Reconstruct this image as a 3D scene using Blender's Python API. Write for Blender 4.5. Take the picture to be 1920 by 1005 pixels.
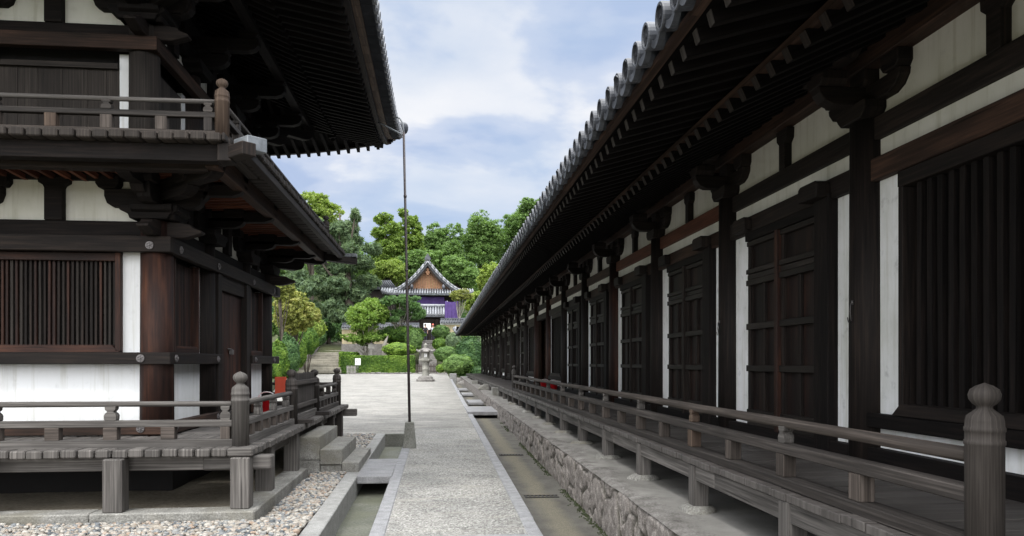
import bpy, math, random
import numpy as np
from mathutils import Vector, noise
R = math.radians
random.seed(7)
rng = np.random.default_rng(11)
for o in list(bpy.data.objects):
    bpy.data.objects.remove(o)
scn = bpy.context.scene
COL = scn.collection

# ------------------------------------------------------------------ camera
H = 1.6
F = 1400.0
TH = math.atan(0.1)
SN, CS = math.sin(TH), math.cos(TH)
cam_d = bpy.data.cameras.new("camera")
cam = bpy.data.objects.new("camera", cam_d)
COL.objects.link(cam)
cam.location = (0, 0, H)
cam.rotation_euler = (R(90), 0, -TH)
cam_d.sensor_width = 36
cam_d.lens = 36 * F / 1920
cam_d.shift_y = 177.5 / 1920
cam_d.clip_start = 0.05
cam_d.clip_end = 3000
scn.camera = cam
scn.render.resolution_x = 1024
scn.render.resolution_y = 536
scn.view_settings.view_transform = 'Standard'
scn.view_settings.look = 'None'
scn.view_settings.gamma = 1
scn.view_settings.exposure = 0.35


def at(px, py, d):
    "world point d metres ahead of the camera seen at photo pixel (px, py)"
    u = (px - 960) / F * d
    return Vector((d * SN + u * CS, d * CS - u * SN, H - (py - 680) / F * d))


# ------------------------------------------------------------------ world
SUN_EL, SUN_AZ = 58, 205      # azimuth clockwise from +Y
world = bpy.data.worlds.new("World")
scn.world = world
world.use_nodes = True
nt = world.node_tree
nt.nodes.clear()
def wn(t, **k):
    n = nt.nodes.new(t)
    for a, b in k.items():
        setattr(n, a, b)
    return n
L = nt.links.new
out = wn('ShaderNodeOutputWorld')
bg = wn('ShaderNodeBackground')
L(bg.outputs[0], out.inputs[0])
bg.inputs[1].default_value = 0.1
sky = wn('ShaderNodeTexSky', sky_type='NISHITA', sun_disc=False)
sky.sun_elevation = R(SUN_EL)
sky.sun_rotation = R(SUN_AZ)
tc = wn('ShaderNodeTexCoord')
sep = wn('ShaderNodeSeparateXYZ')
L(tc.outputs['Generated'], sep.inputs[0])
# clouds live on a plane high above: project the direction on it
def m(op, a, b=None, c=None):
    n = wn('ShaderNodeMath', operation=op)
    for i, v in enumerate((a, b, c)):
        if v is None:
            continue
        if isinstance(v, (int, float)):
            n.inputs[i].default_value = v
        else:
            L(v, n.inputs[i])
    return n.outputs[0]
zc = m('ADD', m('MAXIMUM', sep.outputs['Z'], 0.0), 0.16)
cx = m('DIVIDE', sep.outputs['X'], zc)
cy = m('DIVIDE', sep.outputs['Y'], zc)
cmb = wn('ShaderNodeCombineXYZ')
L(cx, cmb.inputs[0]); L(cy, cmb.inputs[1])
def wnoise(scale, detail, rough, off, dist=0.0):
    mp = wn('ShaderNodeMapping')
    mp.inputs['Location'].default_value = off
    L(cmb.outputs[0], mp.inputs[0])
    n = wn('ShaderNodeTexNoise')
    n.inputs['Scale'].default_value = scale
    n.inputs['Detail'].default_value = detail
    n.inputs['Roughness'].default_value = rough
    n.inputs['Distortion'].default_value = dist
    L(mp.outputs[0], n.inputs['Vector'])
    return n.outputs['Fac']
def ramp(v, stops):
    r = wn('ShaderNodeValToRGB')
    e = r.color_ramp.elements
    while len(e) < len(stops):
        e.new(0.5)
    for i, (p, c) in enumerate(stops):
        e[i].position = p
        e[i].color = (c[0], c[1], c[2], 1)
    r.color_ramp.interpolation = 'EASE'
    L(v, r.inputs[0])
    return r.outputs[0]
def mix(fac, a, b, bt='MIX'):
    n = wn('ShaderNodeMix', data_type='RGBA', blend_type=bt)
    if isinstance(fac, (int, float)):
        n.inputs[0].default_value = fac
    else:
        L(fac, n.inputs[0])
    for i, v in ((6, a), (7, b)):
        if isinstance(v, tuple):
            n.inputs[i].default_value = (v[0], v[1], v[2], 1)
        else:
            L(v, n.inputs[i])
    return n.outputs[2]
big = wnoise(0.75, 7, 0.5, (3.1, 1.7, 0))
sml = wnoise(1.9, 9, 0.5, (8.4, 5.2, 2), 0.15)
body = ramp(sml, [(0.38, (3.7, 4.55, 6.35)), (0.47, (5.0, 5.6, 6.9)), (0.56, (7.3, 7.4, 7.7))])
mask = ramp(big, [(0.30, (0.35, 0.35, 0.35)), (0.52, (1, 1, 1))])
blue = mix(0.85, sky.outputs[0], (3.7, 4.85, 6.7))
vis = mix(mask, blue, body)
# unseen sky overhead and behind the camera is brightened to light the scene
zenith_boost = m('MULTIPLY_ADD', m('POWER', m('MAXIMUM', m('SUBTRACT', sep.outputs['Z'], 0.46), 0.0), 1.3), 11.0, 1.0)
rear_boost = m('MULTIPLY_ADD', m('MAXIMUM', m('MULTIPLY', sep.outputs['Y'], -1.0), 0.0), 2.6, 0.0)
gl = m('ADD', zenith_boost, rear_boost)
# the same unseen sky is whitened so the added light turns neutral
unseen_whitening = m('MINIMUM', m('MAXIMUM', m('MULTIPLY_ADD', sep.outputs['Z'], 3.0, -1.35), m('MULTIPLY', sep.outputs['Y'], -3.0)), 1.0)
unseen_whitening = m('MAXIMUM', unseen_whitening, 0.0)
vis = mix(m('MULTIPLY', unseen_whitening, .85), vis, (8.2, 8.2, 8.2))
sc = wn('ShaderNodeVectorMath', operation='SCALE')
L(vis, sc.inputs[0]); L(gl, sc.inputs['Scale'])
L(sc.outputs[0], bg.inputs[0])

sd = bpy.data.lights.new("sun", 'SUN')
sd.energy = 1.5
sd.angle = R(14)
sd.color = (1.0, 0.97, 0.92)
sun = bpy.data.objects.new("sun", sd)
COL.objects.link(sun)
az = R(SUN_AZ)
dirv = Vector((math.sin(az) * math.cos(R(SUN_EL)), math.cos(az) * math.cos(R(SUN_EL)), math.sin(R(SUN_EL))))
sun.rotation_euler = dirv.to_track_quat('Z', 'Y').to_euler()
sun.location = dirv * 50


# ------------------------------------------------------------------ mesh builder
class MB:
    def __init__(s):
        s.v, s.f, s.uv, s.r, s.mi, s.sm = [], [], [], [], [], []

    def face(s, idx, uvs, r, mi=0, sm=False):
        s.f.append(idx); s.uv.extend(uvs); s.r.append(r); s.mi.append(mi); s.sm.append(sm)

    def bar(s, p0, p1, w, h, up=(0, 0, 1), mi=0, taper=1.0):
        "square timber from p0 to p1, centre line; w across, h along up"
        p0, p1 = Vector(p0), Vector(p1)
        a = (p1 - p0); ln = a.length; a.normalize()
        up = Vector(up)
        side = a.cross(up)
        if side.length < 1e-4:
            side = a.cross(Vector((1, 0, 0)))
        side.normalize(); up = side.cross(a).normalized()
        b = len(s.v)
        for p, k in ((p0, 1.0), (p1, taper)):
            for sx, sz in ((-1, -1), (1, -1), (1, 1), (-1, 1)):
                s.v.append(p + side * (sx * w / 2 * k) + up * (sz * h / 2 * k))
        ro, rv, r = random.uniform(0, 50), random.uniform(0, 50), random.random()
        q = 0
        for i in range(4):
            j = (i + 1) % 4
            ww = w if i % 2 == 0 else h
            s.face((b + i, b + i + 4, b + j + 4, b + j),
                   [(ro + q, rv), (ro + q, rv + ln), (ro + q + ww, rv + ln), (ro + q + ww, rv)], r, mi)
            q += ww
        s.face((b, b + 1, b + 2, b + 3), [(ro, rv), (ro + w, rv), (ro + w, rv + h * .3), (ro, rv + h * .3)], r, mi)
        s.face((b + 7, b + 6, b + 5, b + 4), [(ro, rv), (ro + w, rv), (ro + w, rv + h * .3), (ro, rv + h * .3)], r, mi)
        return s

    def box(s, x0, x1, y0, y1, z0, z1, mi=0):
        dx, dy, dz = x1 - x0, y1 - y0, z1 - z0
        cx, cy, cz = (x0 + x1) / 2, (y0 + y1) / 2, (z0 + z1) / 2
        if dz >= dx and dz >= dy:
            return s.bar((cx, cy, z0), (cx, cy, z1), dx, dy, (0, 1, 0), mi)
        if dx >= dy:
            return s.bar((x0, cy, cz), (x1, cy, cz), dy, dz, (0, 0, 1), mi)
        return s.bar((cx, y0, cz), (cx, y1, cz), dx, dz, (0, 0, 1), mi)

    def tube(s, pts, rads, n=12, mi=0, cap=True, smooth=True):
        pts = [Vector(p) for p in pts]
        b = len(s.v); L_ = 0
        ro, rv, r = random.uniform(0, 50), random.uniform(0, 50), random.random()
        prev = None; ls = []
        for i, p in enumerate(pts):
            if i:
                L_ += (p - pts[i - 1]).length
            ls.append(L_)
            t = (pts[min(i + 1, len(pts) - 1)] - pts[max(i - 1, 0)])
            if t.length < 1e-9:
                t = Vector((0, 0, 1))
            t.normalize()
            if prev is None:
                a = t.cross(Vector((0, 0, 1)))
                if a.length < 1e-3:
                    a = Vector((1, 0, 0))
            else:
                a = prev - t * prev.dot(t)
            a.normalize(); prev = a
            c = t.cross(a)
            for k in range(n):
                an = 2 * math.pi * k / n
                s.v.append(p + (a * math.cos(an) + c * math.sin(an)) * rads[i])
        rm = max(rads)
        for i in range(len(pts) - 1):
            for k in range(n):
                k2 = (k + 1) % n
                u0, u1 = ro + 2 * math.pi * rm * k / n, ro + 2 * math.pi * rm * (k + 1) / n
                s.face((b + i * n + k, b + i * n + k2, b + (i + 1) * n + k2, b + (i + 1) * n + k),
                       [(u0, rv + ls[i]), (u1, rv + ls[i]), (u1, rv + ls[i + 1]), (u0, rv + ls[i + 1])], r, mi, smooth)
        if cap:
            for i, rev in ((0, True), (len(pts) - 1, False)):
                idx = [b + i * n + k for k in range(n)]
                uv = [(ro + math.cos(6.283 * k / n) * rads[i], rv + math.sin(6.283 * k / n) * rads[i] * .3) for k in range(n)]
                if rev:
                    idx.reverse(); uv.reverse()
                s.face(tuple(idx), uv, r, mi)
        return s

    def cyl(s, x, y, z0, z1, r0, r1=None, n=20, mi=0):
        return s.tube([(x, y, z0), (x, y, z1)], [r0, r0 if r1 is None else r1], n, mi)

    def lathe(s, x, y, prof, n=16, mi=0, smooth=True):
        "prof: (radius, z) from bottom to top"
        b = len(s.v); m_ = len(prof)
        ro, rv, r = random.uniform(0, 50), random.uniform(0, 50), random.random()
        for rad, z in prof:
            for k in range(n):
                an = 2 * math.pi * k / n
                s.v.append(Vector((x + rad * math.cos(an), y + rad * math.sin(an), z)))
        rm = max(p[0] for p in prof)
        for i in range(m_ - 1):
            for k in range(n):
                k2 = (k + 1) % n
                u0, u1 = ro + 6.283 * rm * k / n, ro + 6.283 * rm * (k + 1) / n
                za, zb = rv + prof[i][1], rv + prof[i + 1][1]
                s.face((b + i * n + k, b + i * n + k2, b + (i + 1) * n + k2, b + (i + 1) * n + k),
                       [(u0, za), (u1, za), (u1, zb), (u0, zb)], r, mi, smooth)
        for i, rev in ((0, True), (m_ - 1, False)):
            if prof[i][0] > 1e-4:
                idx = [b + i * n + k for k in range(n)]
                uv = [(ro + prof[i][0] * math.cos(6.283 * k / n), rv + .3 * prof[i][0] * math.sin(6.283 * k / n)) for k in range(n)]
                if rev:
                    idx.reverse(); uv.reverse()
                s.face(tuple(idx), uv, r, mi)
        return s

    def rings(s, c, d, rr, n=16, mi=0, smooth=False, close=False):
        "rings of (offset along d, radius) round the axis c + t d"
        c, d = Vector(c), Vector(d).normalized()
        a = d.cross(Vector((0, 0, 1))).normalized(); e = d.cross(a)
        b = len(s.v); r = random.random()
        for off, rad in rr:
            for k in range(n):
                an = 2 * math.pi * k / n
                s.v.append(c + d * off + (a * math.cos(an) + e * math.sin(an)) * rad)
        for i in range(len(rr) - 1):
            for k in range(n):
                k2 = (k + 1) % n
                s.face((b + i * n + k, b + i * n + k2, b + (i + 1) * n + k2, b + (i + 1) * n + k), [(0, 0), (0, 0), (0, 0), (0, 0)], r, mi, smooth)
        if close:
            s.face(tuple(b + (len(rr) - 1) * n + k for k in range(n)), [(0, 0)] * n, r, mi)
        return s

    def prism(s, poly, o, d, t, mi=0, smooth=False):
        "poly of (s, z) in the upright plane through o=(x,y) along d=(dx,dy), thickness t centred"
        n = len(poly)
        area = sum(poly[i][0] * poly[(i + 1) % n][1] - poly[(i + 1) % n][0] * poly[i][1] for i in range(n))
        if area < 0:
            poly = poly[::-1]
        dx, dy = d; ln = math.hypot(dx, dy); dx /= ln; dy /= ln
        nx, ny = dy, -dx
        b = len(s.v)
        for sg in (1, -1):
            for q, z in poly:
                s.v.append(Vector((o[0] + dx * q + nx * sg * t / 2, o[1] + dy * q + ny * sg * t / 2, z)))
        ro, rv, r = random.uniform(0, 50), random.uniform(0, 50), random.random()
        s.face(tuple(b + i for i in range(n)), [(ro + p[1], rv + p[0]) for p in poly], r, mi)
        s.face(tuple(b + n + i for i in reversed(range(n))), [(ro + p[1], rv + p[0]) for p in reversed(poly)], r, mi)
        for i in range(n):
            j = (i + 1) % n
            s.face((b + j, b + i, b + n + i, b + n + j),
                   [(ro, rv + i * .1), (ro, rv + i * .1 + .1), (ro + t, rv + i * .1 + .1), (ro + t, rv + i * .1)], r, mi, smooth)
        return s

    def grid(s, fn, nu, nv, uvs=1.0, mi=0, smooth=True, flip=False):
        "fn(i, j) -> point"
        b = len(s.v)
        P = [[Vector(fn(i, j)) for j in range(nv + 1)] for i in range(nu + 1)]
        for row in P:
            s.v.extend(row)
        r = random.random(); w = nv + 1
        for i in range(nu):
            for j in range(nv):
                q = (b + i * w + j, b + (i + 1) * w + j, b + (i + 1) * w + j + 1, b + i * w + j + 1)
                uv = [(P[i][j].x, P[i][j].y), (P[i + 1][j].x, P[i + 1][j].y), (P[i + 1][j + 1].x, P[i + 1][j + 1].y), (P[i][j + 1].x, P[i][j + 1].y)]
                if flip:
                    q = q[::-1]; uv = uv[::-1]
                s.face(q, uv, r, mi, smooth)
        return s

    def build(s, name, mats, parent=None, bevel=0.0, seg=1):
        me = bpy.data.meshes.new(name)
        me.from_pydata([tuple(p) for p in s.v], [], s.f)
        ul = me.uv_layers.new(name="UVMap")
        ul.data.foreach_set("uv", np.array(s.uv, dtype=np.float32).ravel())
        at_ = me.attributes.new("rnd", 'FLOAT', 'FACE')
        at_.data.foreach_set("value", np.array(s.r, dtype=np.float32))
        me.polygons.foreach_set("material_index", np.array(s.mi, dtype=np.int32))
        me.polygons.foreach_set("use_smooth", np.array(s.sm, dtype=bool))
        if not isinstance(mats, (list, tuple)):
            mats = [mats]
        for mt in mats:
            me.materials.append(mt)
        me.update()
        o = bpy.data.objects.new(name, me)
        COL.objects.link(o)
        if parent:
            o.parent = parent
        if bevel:
            bv = o.modifiers.new("bevel", 'BEVEL')
            bv.width = bevel; bv.segments = seg; bv.limit_method = 'ANGLE'; bv.angle_limit = R(40)
        return o


def tag(o, label=None, cat=None, group=None, kind=None):
    if label: o["label"] = label
    if cat: o["category"] = cat
    if group: o["group"] = group
    if kind: o["kind"] = kind
    return o


def thing(name, label, cat, group=None, loc=(0, 0, 0)):
    o = bpy.data.objects.new(name, None)
    COL.objects.link(o)
    o.location = loc
    o.empty_display_size = 0.2
    return tag(o, label, cat, group)


def place(o, loc, rz=0.0, parent=None, scale=None):
    "copy an object (sharing its mesh)"
    c = o.copy()
    COL.objects.link(c)
    c.location = loc
    c.rotation_euler = (0, 0, rz)
    if scale: c.scale = scale
    c.parent = parent
    return c


# ------------------------------------------------------------------ materials
class NT:
    def __init__(s, name):
        s.m = bpy.data.materials.new(name)
        s.m.use_nodes = True
        s.t = s.m.node_tree
        s.b = s.t.nodes['Principled BSDF']

    def n(s, t, **k):
        n = s.t.nodes.new(t)
        for a, b in k.items():
            setattr(n, a, b)
        return n

    def set(s, sock, v):
        if isinstance(v, (int, float)):
            sock.default_value = v
        elif isinstance(v, tuple):
            sock.default_value = v if len(v) == len(sock.default_value) else (v[0], v[1], v[2], 1)
        else:
            s.t.links.new(v, sock)

    def math(s, op, a, b=0.0, c=0.0):
        n = s.n('ShaderNodeMath', operation=op)
        s.set(n.inputs[0], a); s.set(n.inputs[1], b); s.set(n.inputs[2], c)
        return n.outputs[0]

    def coord(s, kind='UV', scale=(1, 1, 1), loc=(0, 0, 0)):
        tcn = s.n('ShaderNodeTexCoord')
        src = tcn.outputs[kind]
        if kind == 'World':
            src = None
        mp = s.n('ShaderNodeMapping')
        mp.inputs['Scale'].default_value = scale
        mp.inputs['Location'].default_value = loc
        s.t.links.new(src, mp.inputs[0])
        return mp.outputs[0]

    def wcoord(s, scale=(1, 1, 1)):
        g = s.n('ShaderNodeNewGeometry')
        mp = s.n('ShaderNodeMapping')
        mp.inputs['Scale'].default_value = scale
        s.t.links.new(g.outputs['Position'], mp.inputs[0])
        return mp.outputs[0]

    def noise(s, vec, scale=1.0, detail=4.0, rough=0.5, dist=0.0):
        n = s.n('ShaderNodeTexNoise')
        s.t.links.new(vec, n.inputs['Vector'])
        n.inputs['Scale'].default_value = scale
        n.inputs['Detail'].default_value = detail
        n.inputs['Roughness'].default_value = rough
        n.inputs['Distortion'].default_value = dist
        return n.outputs['Fac']

    def voro(s, vec, scale=1.0, feature='F1', outp='Distance'):
        n = s.n('ShaderNodeTexVoronoi', feature=feature)
        s.t.links.new(vec, n.inputs['Vector'])
        n.inputs['Scale'].default_value = scale
        return n.outputs[outp]

    def ramp(s, v, stops, interp='LINEAR'):
        r = s.n('ShaderNodeValToRGB')
        e = r.color_ramp.elements
        while len(e) < len(stops):
            e.new(0.5)
        for i, (p, c) in enumerate(stops):
            e[i].position = p
            if isinstance(c, (int, float)):
                c = (c, c, c)
            e[i].color = (c[0], c[1], c[2], 1)
        r.color_ramp.interpolation = interp
        s.t.links.new(v, r.inputs[0])
        return r.outputs[0]

    def mix(s, fac, a, b, bt='MIX'):
        n = s.n('ShaderNodeMix', data_type='RGBA', blend_type=bt)
        s.set(n.inputs[0], fac); s.set(n.inputs[6], a); s.set(n.inputs[7], b)
        return n.outputs[2]

    def rnd(s):
        a = s.n('ShaderNodeAttribute', attribute_name='rnd')
        return a.outputs['Fac']

    def bump(s, h, dist=0.01, strength=1.0):
        b = s.n('ShaderNodeBump')
        b.inputs['Distance'].default_value = dist
        b.inputs['Strength'].default_value = strength
        s.t.links.new(h, b.inputs['Height'])
        s.t.links.new(b.outputs[0], s.b.inputs['Normal'])

    def out(s, col, rough=0.8, spec=0.3, metal=0.0):
        s.set(s.b.inputs['Base Color'], col)
        s.set(s.b.inputs['Roughness'], rough)
        s.b.inputs['Specular IOR Level'].default_value = spec
        s.b.inputs['Metallic'].default_value = metal
        return s.m


def wood(name, dark, mid, light, rough=0.75, grain=45.0, stretch=1.6, var=0.5, bump=0.004, spec=0.3, blotch=0.6):
    t = NT(name)
    uv = t.coord('UV', (grain, stretch, 1))
    uvl = t.coord('UV', (5.0, 0.9, 1), (3, 7, 0))
    g = t.noise(uv, 1.0, 5, 0.6, 0.15)
    lo = t.noise(uvl, 1.0, 4, 0.6)
    f = t.math('ADD', t.math('MULTIPLY', g, 1 - blotch * .5), t.math('MULTIPLY', lo, blotch * .5))
    c = t.ramp(f, [(0.33, dark), (0.5, mid), (0.68, light)])
    k = t.math('MULTIPLY_ADD', t.rnd(), var, 1 - var / 2)
    sc_ = t.n('ShaderNodeVectorMath', operation='SCALE')
    t.t.links.new(c, sc_.inputs[0]); t.t.links.new(k, sc_.inputs['Scale'])
    # deep checks (cracks along the grain)
    cr = t.noise(t.coord('UV', (28, 0.7, 1), (11, 2, 0)), 1.0, 2, 0.5, 0.2)
    crk = t.ramp(cr, [(0.29, 0.45), (0.36, 1.0)])
    c2 = t.mix(1.0, sc_.outputs[0], crk, 'MULTIPLY')
    t.bump(t.math('MULTIPLY', f, crk), bump, 1.0)
    return t.out(c2, rough, spec)


M = {}
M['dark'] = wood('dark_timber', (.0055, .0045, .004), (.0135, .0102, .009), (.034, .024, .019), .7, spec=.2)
M['darker'] = wood('near_black_timber', (.0038, .0032, .0032), (.008, .0064, .006), (.019, .0138, .012), .75, spec=.15)  # darker version of the dark timber
M['red'] = wood('red_brown_timber', (.008, .005, .0045), (.026, .012, .009), (.085, .034, .019), .65, 26, 1.0, spec=.25, blotch=1.3)
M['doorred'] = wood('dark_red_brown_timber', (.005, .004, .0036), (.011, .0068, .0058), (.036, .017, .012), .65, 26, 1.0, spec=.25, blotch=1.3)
M['beam'] = wood('brown_beam_timber', (.011, .008, .006), (.032, .019, .014), (.085, .046, .031), .7, blotch=1.0, spec=.2)
M['rust'] = wood('rust_brown_timber', (.045, .018, .011), (.10, .036, .021), (.17, .068, .04), .7, blotch=.9, spec=.2)
M['grey'] = wood('weathered_grey_timber', (.030, .027, .0245), (.076, .070, .065), (.165, .153, .142), .8, 55, 1.0, .4, .003)
M['greyd'] = wood('weathered_dark_grey_timber', (.012, .0105, .0095), (.034, .029, .026), (.085, .074, .067), .75, 55, 1.0, .45, .003)
M['brownrail'] = wood('weathered_brown_timber', (.022, .018, .0155), (.058, .047, .040), (.13, .108, .094), .75, 50, 1.0, .4, .003)
M['fresh'] = wood('newer_brown_timber', (.036, .024, .018), (.076, .052, .038), (.155, .112, .082), .75, 40, 1.2, .3)
M['board'] = wood('vertical_board_timber', (.012, .010, .009), (.027, .022, .019), (.055, .046, .039), .8, 60, .8, .5)
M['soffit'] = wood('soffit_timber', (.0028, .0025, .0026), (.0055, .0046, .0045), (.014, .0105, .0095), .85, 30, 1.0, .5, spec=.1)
M['floor'] = wood('veranda_floor_timber', (.035, .031, .028), (.07, .063, .059), (.12, .112, .104), .5, 30, .7, .35, .002, .35)
M['doorrail'] = wood('dusty_highlit_rail_timber', (.008, .0065, .0055), (.017, .0135, .0115), (.036, .029, .025), .65, spec=.25)  # lighter than the stiles: dust grey and rail highlights put into the colour
M['newel'] = wood('fine_grained_grey_post_timber', (.016, .0135, .012), (.040, .034, .030), (.080, .070, .063), .75, 130, 2.2, .3, .002, blotch=.9)
M['batten'] = wood('brown_batten_timber', (.012, .008, .006), (.032, .019, .014), (.075, .045, .032), .75, 30, 1.0, spec=.15)
M['gable'] = wood('gable_brown_timber', (.16, .08, .045), (.26, .14, .08), (.34, .20, .12), .8, 20, 1.0, .3)


def plaster(name, c1, c2, stain=.25):
    t = NT(name)
    w = t.wcoord((1.3, 1.3, .6))
    n1 = t.noise(w, 1.6, 6, 0.62)
    n2 = t.noise(t.wcoord((1, 1, 1)), 9.0, 5, 0.6)
    c = t.ramp(n1, [(0.34, c2), (0.60, c1)])
    sp = t.ramp(n2, [(0.25, 1 - stain), (0.42, 1.0)])
    c = t.mix(1.0, c, sp, 'MULTIPLY')
    n3 = t.noise(t.wcoord((13, 13, .55)), 1.0, 5, .62)
    c = t.mix(1.0, c, t.ramp(n3, [(.30, (.80, .79, .74)), (.47, (1, 1, 1))]), 'MULTIPLY')
    t.bump(t.math('ADD', n1, n2), .004, .7)
    return t.out(c, .85, .15)


M['plaster'] = plaster('white_plaster', (.70, .71, .72), (.60, .61, .60), .14)
M['plaster_old_shade'] = plaster('aged_shaded_cream_plaster', (.66, .655, .60), (.56, .555, .49), .12)  # aged cream plaster; shade under the eaves is also put into its colour
M['plaster_r'] = plaster('mottled_white_plaster', (.87, .875, .885), (.62, .63, .59), .28)


def tile(name, a, b, rough=.45):
    t = NT(name)
    n1 = t.noise(t.wcoord((1, 1, 1)), 6.0, 6, .65)
    n2 = t.noise(t.wcoord((1, 1, 1)), 45.0, 3, .6)
    c = t.ramp(n1, [(.35, a), (.62, b)])
    k = t.math('MULTIPLY_ADD', t.rnd(), .5, .75)
    sc_ = t.n('ShaderNodeVectorMath', operation='SCALE')
    t.t.links.new(c, sc_.inputs[0]); t.t.links.new(k, sc_.inputs['Scale'])
    t.bump(n2, .002, .6)
    return t.out(sc_.outputs[0], rough, .5 if rough < .8 else .1)


M['tile'] = tile('grey_roof_tile', (.026, .029, .035), (.072, .078, .092))
M['tiledk'] = tile('shaded_roof_tile', (.014, .015, .018), (.030, .032, .037), .9)  # darker tile copy: shade of undersides and disc recesses put into the colour
M['tilelt'] = tile('pale_roof_tile', (.13, .138, .15), (.27, .28, .30), .5)
M['zinc'] = tile('weathered_metal_sheet', (.10, .11, .12), (.24, .26, .28), .55)


def stone(name, a, b, c, sc=22.0, bump=.006, rough=.85, moss=None):
    t = NT(name)
    w = t.wcoord((1, 1, 1))
    fine = t.noise(w, sc * 5, 4, .7)
    mid = t.noise(w, sc * .35, 6, .65)
    vo = t.voro(w, sc * 3.0)
    f = t.math('ADD', t.math('MULTIPLY', fine, .6), t.math('MULTIPLY', mid, .4))
    col = t.ramp(f, [(.36, a), (.5, b), (.64, c)])
    if moss:
        mk = t.ramp(t.noise(w, 1.4, 5, .6), [(.48, 0.0), (.62, 1.0)])
        col = t.mix(t.math('MULTIPLY', mk, .65), col, moss)
    t.bump(t.math('ADD', t.math('MULTIPLY', fine, .5), t.math('ADD', mid, t.math('MULTIPLY', vo, .3))), bump, 1.0)
    return t.out(col, rough, .25)


M['granite'] = stone('grey_granite', (.16, .16, .155), (.26, .26, .25), (.38, .38, .37))
M['kerb'] = stone('pale_kerb_granite', (.15, .153, .16), (.245, .248, .256), (.37, .373, .38), 26)
M['step'] = stone('mossy_step_granite', (.105, .102, .092), (.20, .196, .18), (.34, .333, .31), 14, .010, .9, (.15, .14, .11))
M['slab'] = stone('worn_slab_stone', (.15, .15, .155), (.23, .23, .235), (.33, .33, .34), 14, .004, .6)
M['rock'] = stone('rough_rock', (.08, .075, .07), (.17, .16, .15), (.28, .27, .25), 6, .02)
M['lantern'] = stone('lantern_granite', (.10, .10, .09), (.22, .215, .19), (.36, .35, .31), 9, .01)
t = NT('worn_terrace_paving')
w = t.wcoord((1, 1, 1))
sx = t.n('ShaderNodeSeparateXYZ'); t.t.links.new(w, sx.inputs[0])
nb1 = t.noise(w, 2.4, 5, .65)
edge = t.math('ADD', sx.outputs[0], t.math('MULTIPLY_ADD', nb1, .9, -.45))
rim = t.ramp(t.math('SUBTRACT', edge, 1.35), [(.40, 1.0), (.52, 0.0)])
fine = t.noise(w, 60, 5, .7)
mid = t.noise(w, 7, 6, .7)
f1 = t.math('ADD', t.math('MULTIPLY', fine, .45), t.math('MULTIPLY', mid, .55))
rough_c = t.ramp(f1, [(.36, (.075, .070, .064)), (.5, (.16, .152, .142)), (.62, (.27, .262, .25))])
dust = t.ramp(t.noise(w, 1.1, 6, .6), [(.36, (.15, .145, .132)), (.62, (.27, .262, .245))])
c = t.mix(rim, dust, rough_c)
t.bump(f1, .012, 1.0)
M['podium'] = t.out(c, .85, .2)
M['earth'] = stone('bare_earth', (.10, .085, .065), (.17, .15, .115), (.24, .21, .17), 5, .01, .95)
M['drain'] = stone('mossy_drain_concrete', (.075, .078, .062), (.125, .13, .105), (.19, .19, .16), 7, .004, .7, (.10, .105, .07))
M['concrete'] = stone('old_concrete', (.10, .10, .085), (.17, .17, .15), (.25, .25, .225), 10, .006)
M['hill'] = stone('hillside_earth', (.03, .035, .015), (.05, .06, .025), (.08, .08, .04), 1.2, .05, .95)
M['stair'] = stone('pale_tan_stair_stone', (.14, .13, .105), (.24, .225, .185), (.34, .32, .27), 6, .006)
M['walltan'] = plaster('tan_earth_wall', (.40, .34, .22), (.30, .26, .17), .2)

# right drain floor: grey edges, lichen band under the drip line of the eave
t = NT('drip_drain_floor')
w = t.wcoord((1, 1, 1))
sx = t.n('ShaderNodeSeparateXYZ'); t.t.links.new(w, sx.inputs[0])
wob = t.math('MULTIPLY_ADD', t.noise(w, 2.2, 4, .6), .22, -.11)
dx = t.math('ABSOLUTE', t.math('ADD', t.math('SUBTRACT', sx.outputs[0], 1.24), wob))
bandm = t.ramp(dx, [(.05, 1.0), (.17, 0.0)])
fine = t.noise(w, 110, 4, .7)
lich = t.ramp(fine, [(.38, (.09, .083, .064)), (.62, (.205, .19, .148))])
gry = t.ramp(t.math('ADD', t.math('MULTIPLY', fine, .5), t.math('MULTIPLY', t.noise(w, 3, 5, .6), .5)), [(.38, (.065, .062, .055)), (.62, (.13, .125, .112))])
c = t.mix(bandm, gry, lich)
t.bump(fine, .004, 1.0)
M['drip'] = t.out(c, .85, .2)

# gravel-faced path
def gravelmat(name, a, b, c_, patch, warm):
    t = NT(name)
    w = t.wcoord((1, 1, 1))
    v1 = t.voro(w, 62.0, 'F1', 'Color')
    bw = t.n('ShaderNodeRGBToBW'); t.t.links.new(v1, bw.inputs[0])
    vd = t.voro(w, 62.0)
    n2 = t.noise(w, 0.9, 6, .6)
    n3 = t.noise(w, 24.0, 5, .75)
    f = t.math('ADD', t.math('MULTIPLY', bw.outputs[0], .45), t.math('MULTIPLY', n3, .62))
    col = t.ramp(f, [(.28, a), (.50, b), (.74, c_)])
    pm = t.ramp(n2, [(.40, patch), (.60, (1, 1, 1))])
    col = t.mix(1.0, col, pm, 'MULTIPLY')
    wm = t.noise(t.wcoord((1, 3, 1)), 1.7, 4, .6)
    col = t.mix(t.ramp(wm, [(.5, 0.0), (.68, .35)]), col, warm)
    t.bump(t.math('ADD', vd, n3), .007, 1.0)
    return t.out(col, .9, .2)


M['path'] = gravelmat('pebble_faced_path', (.11, .108, .10), (.25, .246, .23), (.47, .46, .435), (.70, .71, .72), (.36, .34, .295))
M['court'] = gravelmat('gravel_courtyard_surface', (.13, .126, .115), (.215, .21, .195), (.33, .323, .303), (.80, .80, .80), (.48, .46, .41))

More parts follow.
